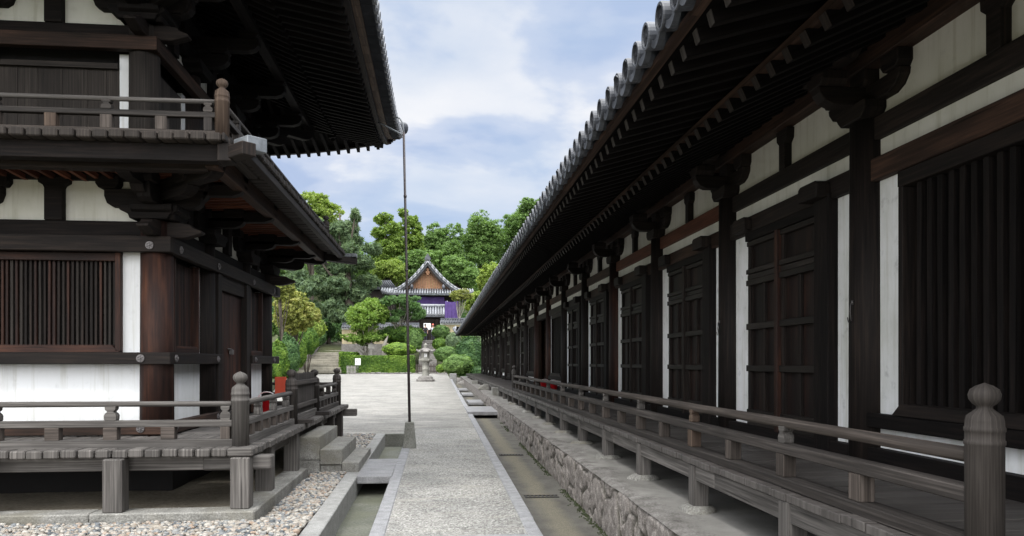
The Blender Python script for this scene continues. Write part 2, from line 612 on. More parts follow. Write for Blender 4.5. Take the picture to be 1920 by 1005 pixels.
t = NT('river_pebbles')
c = t.ramp(t.rnd(), [(0.0, (.07, .078, .085)), (.14, (.15, .16, .168)), (.3, (.24, .245, .24)), (.45, (.30, .27, .225)), (.58, (.20, .175, .15)), (.7, (.36, .335, .295)), (.84, (.38, .365, .33)), (.97, (.29, .215, .16))])
M['pebble'] = t.out(t.mix(1.0, c, t.ramp(t.noise(t.wcoord((1, 1, 1)), 90, 3, .6), [(.3, .75), (.6, 1.0)]), 'MULTIPLY'), .65, .35)


def plain(name, col, rough=.6, metal=0.0, spec=.4, n=12.0, var=.25):
    t = NT(name)
    k = t.ramp(t.noise(t.wcoord((1, 1, 1)), n, 5, .6), [(.3, 1 - var), (.6, 1.0)])
    return t.out(t.mix(1.0, col, k, 'MULTIPLY'), rough, spec, metal)


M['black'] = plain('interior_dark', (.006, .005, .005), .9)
M['iron'] = plain('black_iron', (.05, .048, .047), .5, .5)
M['boss'] = plain('grey_iron_fitting', (.16, .15, .15), .5, .5)
M['pole'] = plain('brown_painted_pole', (.045, .035, .035), .4)
M['vermilion'] = plain('vermilion_paint', (.55, .07, .03), .5, 0, .4, 9, .15)
M['redplastic'] = plain('red_plastic', (.72, .012, .02), .3, 0, .5, 9, .05)
M['white'] = plain('white_paint', (.8, .8, .8), .5, 0, .3, 9, .05)
M['purple'] = plain('purple_cloth', (.095, .06, .19), .9, 0, .1, 3, .25)
M['palewood'] = wood('pale_grey_fence_wood', (.16, .15, .14), (.28, .27, .25), (.42, .40, .37), .8)


def leafmat(name, a, b, c_, trans=.35):
    t = NT(name)
    col = t.ramp(t.rnd(), [(0.05, a), (.5, b), (.95, c_)])
    t.out(col, .55, .25)
    tr = t.n('ShaderNodeBsdfTranslucent')
    k = t.mix(1.0, col, (1.25, 1.35, .6), 'MULTIPLY')
    t.t.links.new(k, tr.inputs[0])
    ms = t.n('ShaderNodeMixShader')
    ms.inputs[0].default_value = trans
    t.t.links.new(t.b.outputs[0], ms.inputs[1])
    t.t.links.new(tr.outputs[0], ms.inputs[2])
    t.t.links.new(ms.outputs[0], t.t.nodes['Material Output'].inputs[0])
    return t.m


M['leaf_g'] = leafmat('mid_green_leaves', (.062, .118, .032), (.12, .205, .058), (.20, .31, .095))
M['leaf_y'] = leafmat('yellow_green_leaves', (.13, .19, .035), (.22, .30, .06), (.36, .43, .10))
M['leaf_d'] = leafmat('dark_green_leaves', (.03, .07, .025), (.055, .12, .038), (.10, .18, .055), .25)
M['leaf_p'] = leafmat('blue_green_pine_needles', (.06, .10, .055), (.11, .165, .085), (.18, .25, .12), .25)
M['leaf_o'] = leafmat('olive_autumn_leaves', (.14, .165, .04), (.27, .29, .08), (.38, .35, .12))
M['leaf_h'] = leafmat('hedge_leaves', (.035, .085, .012), (.085, .165, .02), (.19, .29, .045), .25)
M['leaf_c'] = leafmat('cedar_leaves', (.085, .145, .028), (.155, .235, .045), (.25, .34, .075))
M['leaf_m'] = leafmat('fresh_light_leaves', (.09, .16, .03), (.17, .27, .05), (.28, .37, .09))
M['moss'] = leafmat('dull_moss', (.02, .028, .010), (.04, .05, .018), (.07, .08, .03), .1)
M['bark'] = wood('tree_bark', (.03, .025, .02), (.07, .058, .046), (.13, .11, .09), .9, 12, 2.0)
M['barkpale'] = wood('pale_bark', (.14, .13, .11), (.24, .22, .19), (.36, .34, .30), .9, 8, 2.0)


def g(y):
    "ground level: the court climbs very gently away from the camera"
    return 0.012 * y


def pz(y):
    "top of the stone terrace of the hall"
    return 0.45 + 0.0035 * y
# ================================================================== SETTING
def sheet(name, x0, x1, y0, y1, zf, mat, nx=1, ny=20, thick=0.0):
    mb = MB()
    mb.grid(lambda i, j: (x0 + (x1 - x0) * i / nx, y0 + (y1 - y0) * j / ny, zf(x0 + (x1 - x0) * i / nx, y0 + (y1 - y0) * j / ny)), nx, ny, smooth=False)
    return tag(mb.build(name, mat), kind='structure')


def ss(a, b, v):
    t_ = min(1, max(0, (v - a) / (b - a)))
    return t_ * t_ * (3 - 2 * t_)


def hillz(x, y):
    "ground and wooded hill beyond the court"
    z = g(y) - 0.45
    if y > 56:
        z += .45 * ss(56, 60, y) if x < 3 else 0
    z += 3.0 * ss(64, 80, y) + 1.6 * ss(90, 115, y)
    far = 14 * ss(95, 190, y) * (1 - ss(600, 1100, y))
    side = 3.0 * ss(-10, -30, x) * ss(50, 70, y) + 2 * ss(12, 40, x) * ss(60, 90, y)
    dip = -.5 * ss(-17, -14, x) * (1 - ss(-4.5, -3, x)) * ss(57, 60, y) * (1 - ss(84, 88, y))
    return z + far + side + dip


mb = MB()
xs = [-1500, -700, -300, -150, -90, -60, -45, -35, -28, -22, -18, -15, -12, -9, -6, -3, 0, 3, 6, 9, 12, 16, 22, 30, 40, 60, 90, 150, 300, 700, 1500]
ys = [-1200, -500, -150, -50, -15, 0, 15, 30, 45, 52, 56, 58, 60, 62, 64, 66, 68, 70, 72, 74, 76, 78, 80, 84, 88, 92, 98, 104, 112, 120, 135, 150, 170, 190, 220, 300, 500, 800, 1200, 2200]
mb.grid(lambda i, j: (xs[i], ys[j], hillz(xs[i], ys[j])), len(xs) - 1, len(ys) - 1)
tag(mb.build('ground', M['hill']), kind='structure')

PX0, PX1 = -0.46, 0.80          # walking surface of the path
COURT_Y = 15.1
sheet('path', PX0, PX1, -8, COURT_Y + 1, lambda x, y: g(y), M['path'], 1, 24)
sheet('courtyard', -45, 0.80, COURT_Y, 59.2, lambda x, y: g(y) - .004 + .0 * x, M['court'], 2, 40)


def kerb_run(name, x0, x1, ya, yb, top, depth, seglen, mat, seed):
    "a run of separate kerb stones with slightly open joints"
    rr = random.Random(seed)
    mb = MB()
    y = ya
    while y < yb - .05:
        ln = min(seglen * rr.uniform(.7, 1.35), yb - y)
        za, zb = top(y) + rr.uniform(-.004, .005), top(y + ln) + rr.uniform(-.004, .005)
        e = rr.uniform(-.004, .004)
        mb.bar(((x0 + x1) / 2 + e, y + .004, za - depth / 2), ((x0 + x1) / 2 + e, y + ln - .004, zb - depth / 2), x1 - x0, depth)
        y += ln
    o = mb.build(name, mat, bevel=.008)
    return tag(o, kind='structure')


mb = MB()
for xa, xb in ((PX0 + .004, .16), (.168, PX1 - .004)):
    mb.box(xa, xb, 6.36, 6.58, g(6.5) - .2, g(6.5) + .005)
tag(mb.build('kerb', M['kerb'], bevel=.006), kind='structure')
kerb_run('kerb', -0.60, PX0, -8, 15.1, lambda y: g(y) + .004, .5, 1.5, M['kerb'], 1)
kerb_run('kerb', PX1, 0.93, -8, 48, lambda y: g(y) + .004, .6, 1.6, M['kerb'], 2)
kerb_run('kerb', -1.21, -1.03, -8, 15.0, lambda y: g(y) + .012, .5, 1.7, M['granite'], 3)
# cross kerb closing the left drain and edging the court
mb = MB()
x = -9.0
while x < -0.60:
    ln = min(random.uniform(1.2, 1.9), -0.60 - x)
    mb.box(x + .004, x + ln - .004, COURT_Y - .14, COURT_Y, g(15) - .4, g(15) + .006)
    x += ln
tag(mb.build('kerb', M['concrete'], bevel=.008), kind='structure')

sheet('drain_bed', -1.03, -0.60, -8, 15.0, lambda x, y: g(y) - .24 + .004 * math.sin(y * 5), M['drain'], 1, 60)
sheet('drain_bed', 0.93, 1.66, -8, 54, lambda x, y: min(g(y), .3 + .002 * y) - .12, M['drip'], 3, 60)
# puddled silt lines in the left drain
# pebble bed underlay
sheet('pebble_bed', -9, -1.21, -8, 15.0, lambda x, y: g(y) - .07, M['earth'], 1, 10)

# moss along the foot of the terrace wall: many small tufts
V, Fc, rr_ = [], [], []
for k in range(2600):
    y = 3 + 22 * random.random() ** 1.4
    if noise.noise(Vector((y * 1.1, 3.3, 0))) < -.12: continue
    x = 1.60 - abs(random.gauss(0, .035))
    z = min(g(y), .3 + .002 * y) - .12
    s_ = random.uniform(.006, .018)
    a = random.uniform(0, 6.28)
    b = len(V)
    hgt = random.uniform(.005, .022)
    V += [(x + s_ * math.cos(a), y + s_ * math.sin(a), z), (x + s_ * math.cos(a + 2.1), y + s_ * math.sin(a + 2.1), z), (x + s_ * math.cos(a + 4.2), y + s_ * math.sin(a + 4.2), z), (x, y, z + hgt)]
    Fc += [(b, b + 1, b + 3), (b + 1, b + 2, b + 3), (b + 2, b, b + 3)]
me = bpy.data.meshes.new('moss')
me.from_pydata(V, [], Fc)
a_ = me.attributes.new('rnd', 'FLOAT', 'FACE')
a_.data.foreach_set('value', rng.random(len(Fc)).astype(np.float32) * .5)
me.materials.append(M['moss'])
o = bpy.data.objects.new('moss', me); COL.objects.link(o)
tag(o, 'thin green moss along the foot of the rough stone terrace wall', 'moss', kind='stuff')


# ------------------------------------------------------------------ pebbles
def ico(sub):
    t_ = (1 + 5 ** .5) / 2
    v = [(-1, t_, 0), (1, t_, 0), (-1, -t_, 0), (1, -t_, 0), (0, -1, t_), (0, 1, t_), (0, -1, -t_), (0, 1, -t_), (t_, 0, -1), (t_, 0, 1), (-t_, 0, -1), (-t_, 0, 1)]
    f = [(0, 11, 5), (0, 5, 1), (0, 1, 7), (0, 7, 10), (0, 10, 11), (1, 5, 9), (5, 11, 4), (11, 10, 2), (10, 7, 6), (7, 1, 8), (3, 9, 4), (3, 4, 2), (3, 2, 6), (3, 6, 8), (3, 8, 9), (4, 9, 5), (2, 4, 11), (6, 2, 10), (8, 6, 7), (9, 8, 1)]
    v = [tuple(np.array(p) / np.linalg.norm(p)) for p in v]
    for _ in range(sub):
        cache = {}; nf = []
        def mid(a, b):
            k = (min(a, b), max(a, b))
            if k not in cache:
                p = np.array(v[a]) + np.array(v[b]); v.append(tuple(p / np.linalg.norm(p))); cache[k] = len(v) - 1
            return cache[k]
        for a, b, c in f:
            ab, bc, ca = mid(a, b), mid(b, c), mid(c, a)
            nf += [(a, ab, ca), (b, bc, ab), (c, ca, bc), (ab, bc, ca)]
        f = nf
    return np.array(v), np.array(f)


def raw_mesh(name, V, Fa, rnd, mats, smooth=True, mi=None, parent=None):
    "fast mesh from numpy arrays; Fa is (n, k)"
    me = bpy.data.meshes.new(name)
    n, k = Fa.shape
    me.vertices.add(len(V)); me.vertices.foreach_set('co', V.astype(np.float32).ravel())
    me.loops.add(n * k); me.loops.foreach_set('vertex_index', Fa.astype(np.int32).ravel())
    me.polygons.add(n)
    me.polygons.foreach_set('loop_start', np.arange(0, n * k, k, dtype=np.int32))
    me.polygons.foreach_set('loop_total', np.full(n, k, dtype=np.int32))
    me.polygons.foreach_set('use_smooth', np.full(n, smooth, dtype=bool))
    a = me.attributes.new('rnd', 'FLOAT', 'FACE'); a.data.foreach_set('value', rnd.astype(np.float32))
    for mt in (mats if isinstance(mats, list) else [mats]):
        me.materials.append(mt)
    if mi is not None:
        me.polygons.foreach_set('material_index', mi.astype(np.int32))
    me.update(calc_edges=True); me.validate()
    o = bpy.data.objects.new(name, me); COL.objects.link(o)
    if parent: o.parent = parent
    return o


def pebbles(areas, base, name):
    Vs, Fs, Rs = [], [], []
    off = 0
    for (x0, x1, y0, y1, per, lo, hi, layers) in areas:
        n = int((x1 - x0) * (y1 - y0) * per)
        v0, f0 = base
        c = np.stack([rng.uniform(x0, x1, n), rng.uniform(y0, y1, n), np.zeros(n)], 1)
        c[:, 2] = 0.012 * c[:, 1] - .025 + np.clip((7.3 - c[:, 1]) * .2, 0, .03) + rng.uniform(0, .045, n) * layers
        s = rng.uniform(lo, hi, n) * np.where(rng.random(n) < .12, 1.45, 1.0)
        sh = np.stack([s * rng.uniform(.8, 1.35, n), s * rng.uniform(.7, 1.05, n), s * rng.uniform(.45, .8, n)], 1)
        an = rng.uniform(0, 6.283, n); ti = rng.normal(0, .3, n)
        P = v0[None] * sh[:, None, :]
        P = P * (1 + .10 * rng.normal(0, 1, (n, len(v0), 1)) * .6)
        # tilt about x, spin about z
        y_, z_ = P[..., 1].copy(), P[..., 2].copy()
        P[..., 1] = y_ * np.cos(ti)[:, None] - z_ * np.sin(ti)[:, None]
        P[..., 2] = y_ * np.sin(ti)[:, None] + z_ * np.cos(ti)[:, None]
        x_, y_ = P[..., 0].copy(), P[..., 1].copy()
        P[..., 0] = x_ * np.cos(an)[:, None] - y_ * np.sin(an)[:, None]
        P[..., 1] = x_ * np.sin(an)[:, None] + y_ * np.cos(an)[:, None]
        P += c[:, None, :]
        Vs.append(P.reshape(-1, 3))
        Fs.append((f0[None] + (np.arange(n) * len(v0))[:, None, None] + off).reshape(-1, 3))
        Rs.append(np.repeat(rng.random(n), len(f0)))
        off += n * len(v0)
    o = raw_mesh(name, np.concatenate(Vs), np.concatenate(Fs), np.concatenate(Rs), M['pebble'])
    return tag(o, 'rounded multicoloured river pebbles filling the strip beside the drum tower', 'pebbles', kind='stuff')


pebbles([(-1.66, -1.22, 6.9, 10.2, 3200, .014, .024, 1.0), (-4.4, -1.22, 5.9, 7.18, 2900, .014, .024, 1.0),
         (-1.70, -1.22, 7.18, 7.4, 3000, .014, .024, 1.0)], ico(1), 'pebbles')
pebbles([(-1.72, -1.22, 11.7, 14.95, 1700, .02, .034, 1.0), (-2.6, -1.22, 12.6, 14.95, 400, .02, .034, 1.0)], ico(0), 'pebbles')

# ------------------------------------------------------------------ terrace under the hall
def terrace_wall():
    ya, yb = -3.0, 27.0
    yl = np.concatenate([np.linspace(-3, 3.5, 60), np.linspace(3.51, 14, 1150), np.linspace(14.02, 27, 560)])
    ny, nz = len(yl) - 1, 32
    V, Fl, J = [], [], []
    # irregular stones: voronoi cells in (y, z)
    def surf(y, q):
        z = g(y) - .30 + (pz(y) - g(y) + .30) * q
        wy = y + .09 * noise.noise(Vector((y * 3, z * 3, 5)))
        wz = z + .04 * noise.noise(Vector((y * 3, z * 3, 9)))
        d, p = noise.voronoi(Vector((wy * 3.2, wz * 2.6, 1.7)))
        e = d[1] - d[0]
        jt = max(0, 1 - e / .085)
        cell = noise.noise(p[0] * 3.7)
        rough = noise.fractal(Vector((y * 9, z * 9, 2)), .8, 2.2, 4)
        x = 1.61 - .016 * cell - .013 * rough + .022 * jt
        x -= .010 * min(1, e * 8)
        rim = max(0, (q - .93) / .07)
        x += .02 * rim
        return (x, y, z - .012 * rim * (1 + cell)), jt
    for i in range(ny + 1):
        y = float(yl[i])
        for j in range(nz + 1):
            p, jt = surf(y, j / nz)
            V.append(p); J.append(jt)
    w = nz + 1
    for i in range(ny):
        for j in range(nz):
            Fl.append((i * w + j, i * w + j + 1, (i + 1) * w + j + 1, (i + 1) * w + j))
    # the paved top
    rows = [1.60, 1.66, 1.75, 1.9, 2.15, 2.6, 3.3, 9.4]
    b = len(V); ny2 = 560; yb2 = 52.9
    for i in range(ny2 + 1):
        y = ya + (yb2 - ya) * (i / ny2)
        for k, x in enumerate(rows):
            e = .016 * noise.fractal(Vector((x * 2.2, y * 1.6, 4)), .8, 2.1, 4) if 0 < k < 6 else 0
            xx = x + (.02 * noise.noise(Vector((y * 1.5, 0, 7))) if k < 2 else 0)
            zz = pz(y) + e - (.014 if k == 0 else 0)
            V.append((xx, y, zz)); J.append(0)
    w2 = len(rows)
    for i in range(ny2):
        for k in range(w2 - 1):
            Fl.append((b + i * w2 + k, b + i * w2 + k + 1, b + (i + 1) * w2 + k + 1, b + (i + 1) * w2 + k))
    nwall = ny * nz
    # far part of the wall and the end
    for (x0, y0, x1, y1) in ((1.61, 27.0, 1.61, 52.9), (1.61, 52.9, 9.4, 52.9)):
        b = len(V)
        V += [(x0, y0, 0), (x1, y1, 0), (x1, y1, pz(y1)), (x0, y0, pz(y0))]
        J += [0] * 4
        Fl.append((b + 3, b + 2, b + 1, b))
    me = bpy.data.meshes.new('stone_terrace')
    me.from_pydata(V, [], Fl)
    a = me.attributes.new('joint', 'FLOAT', 'POINT'); a.data.foreach_set('value', np.array(J, dtype=np.float32))
    me.polygons.foreach_set('use_smooth', [True] * len(Fl))
    t = NT('rough_terrace_stone')
    w_ = t.wcoord((1, 1, 1))
    aj = t.n('ShaderNodeAttribute', attribute_name='joint')
    fine = t.noise(w_, 70, 5, .72)
    mid = t.noise(w_, 13.0, 6, .7)
    f = t.math('ADD', t.math('MULTIPLY', fine, .5), t.math('MULTIPLY', mid, .5))
    col = t.ramp(f, [(.38, (.085, .076, .070)), (.5, (.19, .172, .158)), (.60, (.33, .305, .285))])
    col = t.mix(aj.outputs['Fac'], col, (.05, .048, .036))
    t.bump(f, .012, 1.0)
    me.materials.append(t.out(col, .9, .2))
    me.materials.append(M['podium'])
    mi = [0] * nwall + [1] * (ny2 * (w2 - 1)) + [0, 0]
    me.polygons.foreach_set('material_index', mi)
    o = bpy.data.objects.new('stone_terrace', me); COL.objects.link(o)
    return tag(o, 'long rough stone terrace with worn paved top carrying the hall', 'terrace')


terrace_wall()

# ================================================================== RIGHT HALL
hall = thing('temple_hall', 'long dark timber temple hall with white plaster strips along the right of the path', 'temple hall', loc=(6.1, 25, pz(25)))
def hp(mb, name, mat, bevel=0.0, parent=None, label=None, kind=None):
    o = mb.build(name, mat, None, bevel)
    par = parent or hall
    o.parent = par
    # keep world coordinates: the parts are modelled in place
    o.matrix_parent_inverse = par_inv(par)
    if label: o['label'] = label
    if kind: o['kind'] = kind
    return o


def par_inv(p):
    from mathutils import Matrix
    return Matrix.Translation(-p.location) if p.type == 'EMPTY' else Matrix.Identity(4)


DK = .87                                 # veranda floor
XC = 3.15                                # column centre line
YC = [5.15 + 2.563 * k for k in range(-2, 19)]        # k = -2 .. 18
KINDS = {-2: 'win', -1: 'win', 0: 'door', 1: 'door', 2: 'door', 3: 'door', 4: 'door', 5: 'win', 6: 'pass', 7: 'win', 8: 'door', 9: 'win', 10: 'door',
         11: 'win', 12: 'door', 13: 'win', 14: 'door', 15: 'win', 16: 'door', 17: 'win'}
YEND = YC[-1]

# columns
for i, y in enumerate(YC):
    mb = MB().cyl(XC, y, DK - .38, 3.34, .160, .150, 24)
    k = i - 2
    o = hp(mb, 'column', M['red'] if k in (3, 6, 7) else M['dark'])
    if k in (0, 1):
        # wrought door hook
        h = MB()
        h.tube([(XC - .175, y - .02, 2.03), (XC - .18, y - .02, 1.97), (XC - .17, y - .02, 1.90), (XC - .17, y + .02, 1.895), (XC - .17, y + .03, 1.93)], [.004] * 5, 6)
        h.cyl(XC - .162, y - .02, 2.02, 2.05, .009, .009, 8)
        ho = hp(h, 'hook', M['boss'], parent=o)

# plaster panels of every bay
for i in range(len(YC) - 1):
    y0, y1 = YC[i] + .05, YC[i + 1] - .05
    kd = KINDS[i - 2]
    hp(MB().box(3.145, 3.21, y0, y1, 3.33, 3.70), 'frieze_panel', M['plaster_old_shade'])
    hp(MB().box(3.125, 3.19, y0, y1, 3.04, 3.19), 'plaster_band', M['plaster_old_shade'])
    if kd in ('win', 'door'):
        ins = .42 if kd == 'win' else .55
        for (a, b_) in ((y0, YC[i] + ins), (YC[i + 1] - ins, y1)):
            hp(MB().box(3.12, 3.19, a, b_, .93, 2.9), 'plaster_strip', M['plaster_r'])
    if kd == 'win':
        hp(MB().box(3.12, 3.19, YC[i] + .421, YC[i + 1] - .421, .97, 1.2), 'plaster_band', M['plaster_r'])

# inner backing so no light leaks through; end and rear walls
mb = MB()
mb.box(3.32, 3.36, YC[0], YC[8], .5, 4.0); mb.box(3.32, 3.36, YC[9], YEND, .5, 4.0)
mb.box(9.0, 9.06, YC[0], YEND, .5, 4.0)
mb.box(3.2, 9.05, YEND - .03, YEND + .03, .5, 4.0)
mb.box(3.2, 9.05, YC[0] - .03, YC[0] + .03, .5, 4.0)
mb.box(3.37, 8.98, YC[0] + .05, YEND - .05, 3.95, 4.0)
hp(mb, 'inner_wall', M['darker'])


# horizontal beams, one run each (they pass behind the columns' line)
def beam_runs(z0, z1, x0, x1, name, mat_fn, inset=.085):
    for i in range(len(YC) - 1):
        mb = MB().box(x0, x1, YC[i] + inset, YC[i + 1] - inset, z0, z1)
        hp(mb, name, mat_fn(i - 2), .006)


beam_runs(3.18, 3.34, 3.085, 3.24, 'head_beam', lambda k: M['rust'] if k in (1, 2) else (M['beam'] if k in (3, 4, 5) else M['dark']))
beam_runs(2.885, 3.045, 3.065, 3.22, 'lintel_beam', lambda k: M['beam'] if k in (-1, 1, 2, 3) else M['dark'])

for i in range(len(YC) - 1):
    kd = KINDS[i - 2]; y0, y1 = YC[i], YC[i + 1]
    far = i > 10
    if kd == 'win':
        # lower rail, sill plank and ground sill
        mb = MB()
        mb.box(3.04, 3.2, y0 + .09, y1 - .09, 1.145, 1.242)
        hp(mb, 'waist_rail', M['darker'], .005)
        mb = MB().box(3.045, 3.22, y0 + .09, y1 - .09, DK - .02, 1.0)
        hp(mb, 'ground_sill', M['darker'], .005)
        a, b_ = y0 + .40, y1 - .40
        mb = MB()
        # frame with mitred bottom piece
        mb.prism([(a, 1.245), (b_, 1.245), (b_ - .09, 1.325), (a + .09, 1.325)], (3.10, 0), (0, 1), .12)
        mb.box(3.085, 3.2, a, b_, 2.78, 2.884)
        mb.box(3.09, 3.2, a, a + .05, 1.27, 2.78); mb.box(3.09, 3.2, b_ - .05, b_, 1.27, 2.78)
        wf = hp(mb, 'lattice_window', M['dark'], .004)
        mb = MB()
        y = a + .1; q = 0
        while y < b_ - .08:
            wv = .072 + .012 * random.random()
            mb.bar((3.17 + random.uniform(-.006, .006), y, 1.30), (3.17, y, 2.80), wv, .045, (0, 1, 0), 1 if random.random() < .2 else 0)
            y += .1 if not far else .2
        mb.box(3.215, 3.225, a, b_, 1.25, 2.88)
        hp(mb, 'lattice_bars', [M['darker'], M['doorred']], parent=wf)
    elif kd == 'door':
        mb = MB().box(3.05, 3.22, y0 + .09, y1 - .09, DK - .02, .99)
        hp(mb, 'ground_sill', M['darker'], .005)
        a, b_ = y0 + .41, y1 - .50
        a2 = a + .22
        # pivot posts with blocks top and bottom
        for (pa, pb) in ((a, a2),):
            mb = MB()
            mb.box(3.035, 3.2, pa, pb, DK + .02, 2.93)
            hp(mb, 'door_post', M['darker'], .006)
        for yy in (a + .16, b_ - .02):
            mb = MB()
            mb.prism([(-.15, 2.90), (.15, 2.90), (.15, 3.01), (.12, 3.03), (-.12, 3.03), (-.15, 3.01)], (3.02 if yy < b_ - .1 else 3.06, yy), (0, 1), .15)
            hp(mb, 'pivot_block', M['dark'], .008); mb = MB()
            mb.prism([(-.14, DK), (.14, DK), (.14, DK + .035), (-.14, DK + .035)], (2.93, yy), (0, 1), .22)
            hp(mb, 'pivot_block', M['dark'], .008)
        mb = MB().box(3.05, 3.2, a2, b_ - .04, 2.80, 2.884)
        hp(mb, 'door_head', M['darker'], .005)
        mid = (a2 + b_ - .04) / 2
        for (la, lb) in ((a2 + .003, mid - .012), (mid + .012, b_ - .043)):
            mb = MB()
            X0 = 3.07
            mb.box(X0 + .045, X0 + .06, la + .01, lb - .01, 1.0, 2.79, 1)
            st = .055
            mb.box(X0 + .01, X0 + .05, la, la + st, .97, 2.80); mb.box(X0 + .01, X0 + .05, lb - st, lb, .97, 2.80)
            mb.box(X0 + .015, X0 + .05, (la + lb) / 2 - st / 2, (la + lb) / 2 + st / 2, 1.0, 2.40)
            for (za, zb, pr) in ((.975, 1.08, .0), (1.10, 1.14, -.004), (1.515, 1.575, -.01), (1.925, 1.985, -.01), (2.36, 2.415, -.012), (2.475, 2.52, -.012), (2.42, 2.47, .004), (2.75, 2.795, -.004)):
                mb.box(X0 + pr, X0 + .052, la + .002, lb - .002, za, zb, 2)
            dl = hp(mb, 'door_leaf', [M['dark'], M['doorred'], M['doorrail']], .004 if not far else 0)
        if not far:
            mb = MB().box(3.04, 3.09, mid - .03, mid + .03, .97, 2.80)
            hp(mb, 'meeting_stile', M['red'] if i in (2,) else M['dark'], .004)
    else:
        # open passage: reddish jambs and darkness beyond
        mb = MB().box(3.1, 3.2, y0 + .1, y0 + .2, DK, 2.9); mb.box(3.1, 3.2, y1 - .2, y1 - .1, DK, 2.9)
        mb.box(3.2, 8.9, y0 - .02, y0 + .02, DK, 3.0); mb.box(3.2, 8.9, y1 - .02, y1 + .02, DK, 3.0)
        hp(mb, 'passage_wall', M['beam'])
        mb = MB().cyl(4.3, y1 - .3, DK, 2.9, .11)
        hp(mb, 'inner_column', M['rust'])

# struts between the columns and brackets over them
def hall_bracket(mb, x, y, s=.8, z0=3.34):
    poly = lambda hw: None
    # big bearing block
    mb.prism([(-.13, z0), (.13, z0), (.17, z0 + .04), (.185, z0 + .06), (.185, z0 + .12), (-.185, z0 + .12), (-.185, z0 + .06), (-.17, z0 + .04)], (x, y), (0, 1), .30)
    # arm along the wall, boat shaped
    zt = z0 + .11
    arm = [(-.32, zt), (.32, zt), (.40, zt + .03), (.45, zt + .085), (.46, zt + .13), (-.46, zt + .13), (-.45, zt + .085), (-.40, zt + .03)]
    mb.prism(arm, (x, y), (0, 1), .13)
    for q in (-.38, 0, .38):
        mb.prism([(-.07, z0 + .24), (.07, z0 + .24), (.10, z0 + .28), (.10, z0 + .36), (-.10, z0 + .36), (-.10, z0 + .28)], (x, y + q), (0, 1), .19)
    # arm towards the path
    am2 = [(-.30, zt), (.1, zt), (.1, zt + .13), (-.42, zt + .13), (-.41, zt + .085), (-.37, zt + .03)]
    mb.prism(am2, (x, y), (1, 0), .12)
    mb.prism([(-.08, z0 + .24), (.08, z0 + .24), (.11, z0 + .28), (.11, z0 + .34), (-.11, z0 + .34), (-.11, z0 + .28)], (x - .32, y), (0, 1), .2)
    mb.prism([(-.30, z0 + .345), (.30, z0 + .345), (.36, z0 + .39), (.37, z0 + .43), (-.37, z0 + .43), (-.36, z0 + .39)], (x - .32, y), (0, 1), .11)


for i, y in enumerate(YC):
    mb = MB(); hall_bracket(mb, XC - .02, y)
    hp(mb, 'bracket', M['dark'], .006 if i < 10 else 0)
    if i < len(YC) - 1:
        ym = y + 2.563 / 2
        mb = MB().prism([(-.055, 3.335), (.055, 3.335), (.055, 3.56), (.10, 3.60), (.105, 3.69), (-.105, 3.69), (-.10, 3.60), (-.055, 3.56)], (3.12, ym), (0, 1), .09)
        hp(mb, 'frieze_strut', M['dark'], .004)
mb = MB(); mb.bar((3.09, YC[0] - .9, 3.77), (3.09, YEND + .9, 3.77), .15, .14)
hp(mb, 'wall_purlin', M['beam'], .006)
mb = MB(); mb.bar((2.80, YC[0] - .9, 3.85), (2.80, YEND + 1.0, 3.85), .13, .14)
hp(mb, 'outer_purlin', M['dark'], .006)

# ---------------------------------------------------------------- hall roof
RX0, RX1, RY0, RY1 = 1.27, 10.95, -2.2, 53.2
def hup(y, x=1.25):
    a = min(y - RY0, RY1 - y)
    return .30 * max(0, 1 - a / 7.0) ** 2 * max(0, 1 - (x - 1.25) / 3.0)

# rafters: the hundred nearest are parts, the rest one run
fl_me = MB().bar((2.2, 0, 3.60), (1.40, 0, 3.37), .065, .075)
fl_me.mi[-1] = 1
ba_me = MB().bar((3.4, 0, 4.03), (2.02, 0, 3.385), .07, .085)
ba_me.mi[-1] = 1
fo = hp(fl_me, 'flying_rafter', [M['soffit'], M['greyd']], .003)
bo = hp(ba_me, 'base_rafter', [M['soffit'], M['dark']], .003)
pitch = .215
ys_r = [3.3 + pitch * k for k in range(100)]
fo.location.y = ys_r[0]; bo.location.y = ys_r[0]
for y in ys_r[1:]:
    for src in (fo, bo):
        c = src.copy(); COL.objects.link(c)
        c.location = (0, y + (.0), hup(y) * (.8 if src is fo else .5)); c.parent = hall; c.matrix_parent_inverse = src.matrix_parent_inverse.copy()
mbf, mbb = MB(), MB()
y = ys_r[-1] + pitch
rest = [yy for yy in np.arange(-1.9, 3.2, pitch)] + list(np.arange(ys_r[-1] + pitch, RY1 - .2, pitch))
for y in rest:
    dz = hup(y)
    mbf.bar((2.2, y, 3.60 + dz * .6), (1.40, y, 3.37 + dz * .8), .065, .075)
    if y < YEND + .3:
        mbb.bar((3.4, y, 4.03), (2.02, y, 3.385 + dz * .5), .07, .085)
hp(mbf, 'flying_rafter', M['soffit'], kind='stuff')
hp(mbb, 'base_rafter', M['soffit'], kind='stuff')

def run_along(mb, x, z, w, h, mi=0, upk=.8, step=2.0):
    ys2 = list(np.arange(RY0, RY1, step)) + [RY1]
    for a, b_ in zip(ys2[:-1], ys2[1:]):
        mb.bar((x, a, z + hup(a) * upk), (x, b_ + .002, z + hup(b_) * upk), w, h, (0, 0, 1), mi)
mb = MB(); run_along(mb, 2.05, 3.452, .07, .042, 0, .6)
hp(mb, 'rafter_batten', M['batten'])
mb = MB(); run_along(mb, 1.35, 3.437, .05, .045, 0, .8)
hp(mb, 'eave_board', M['batten'])
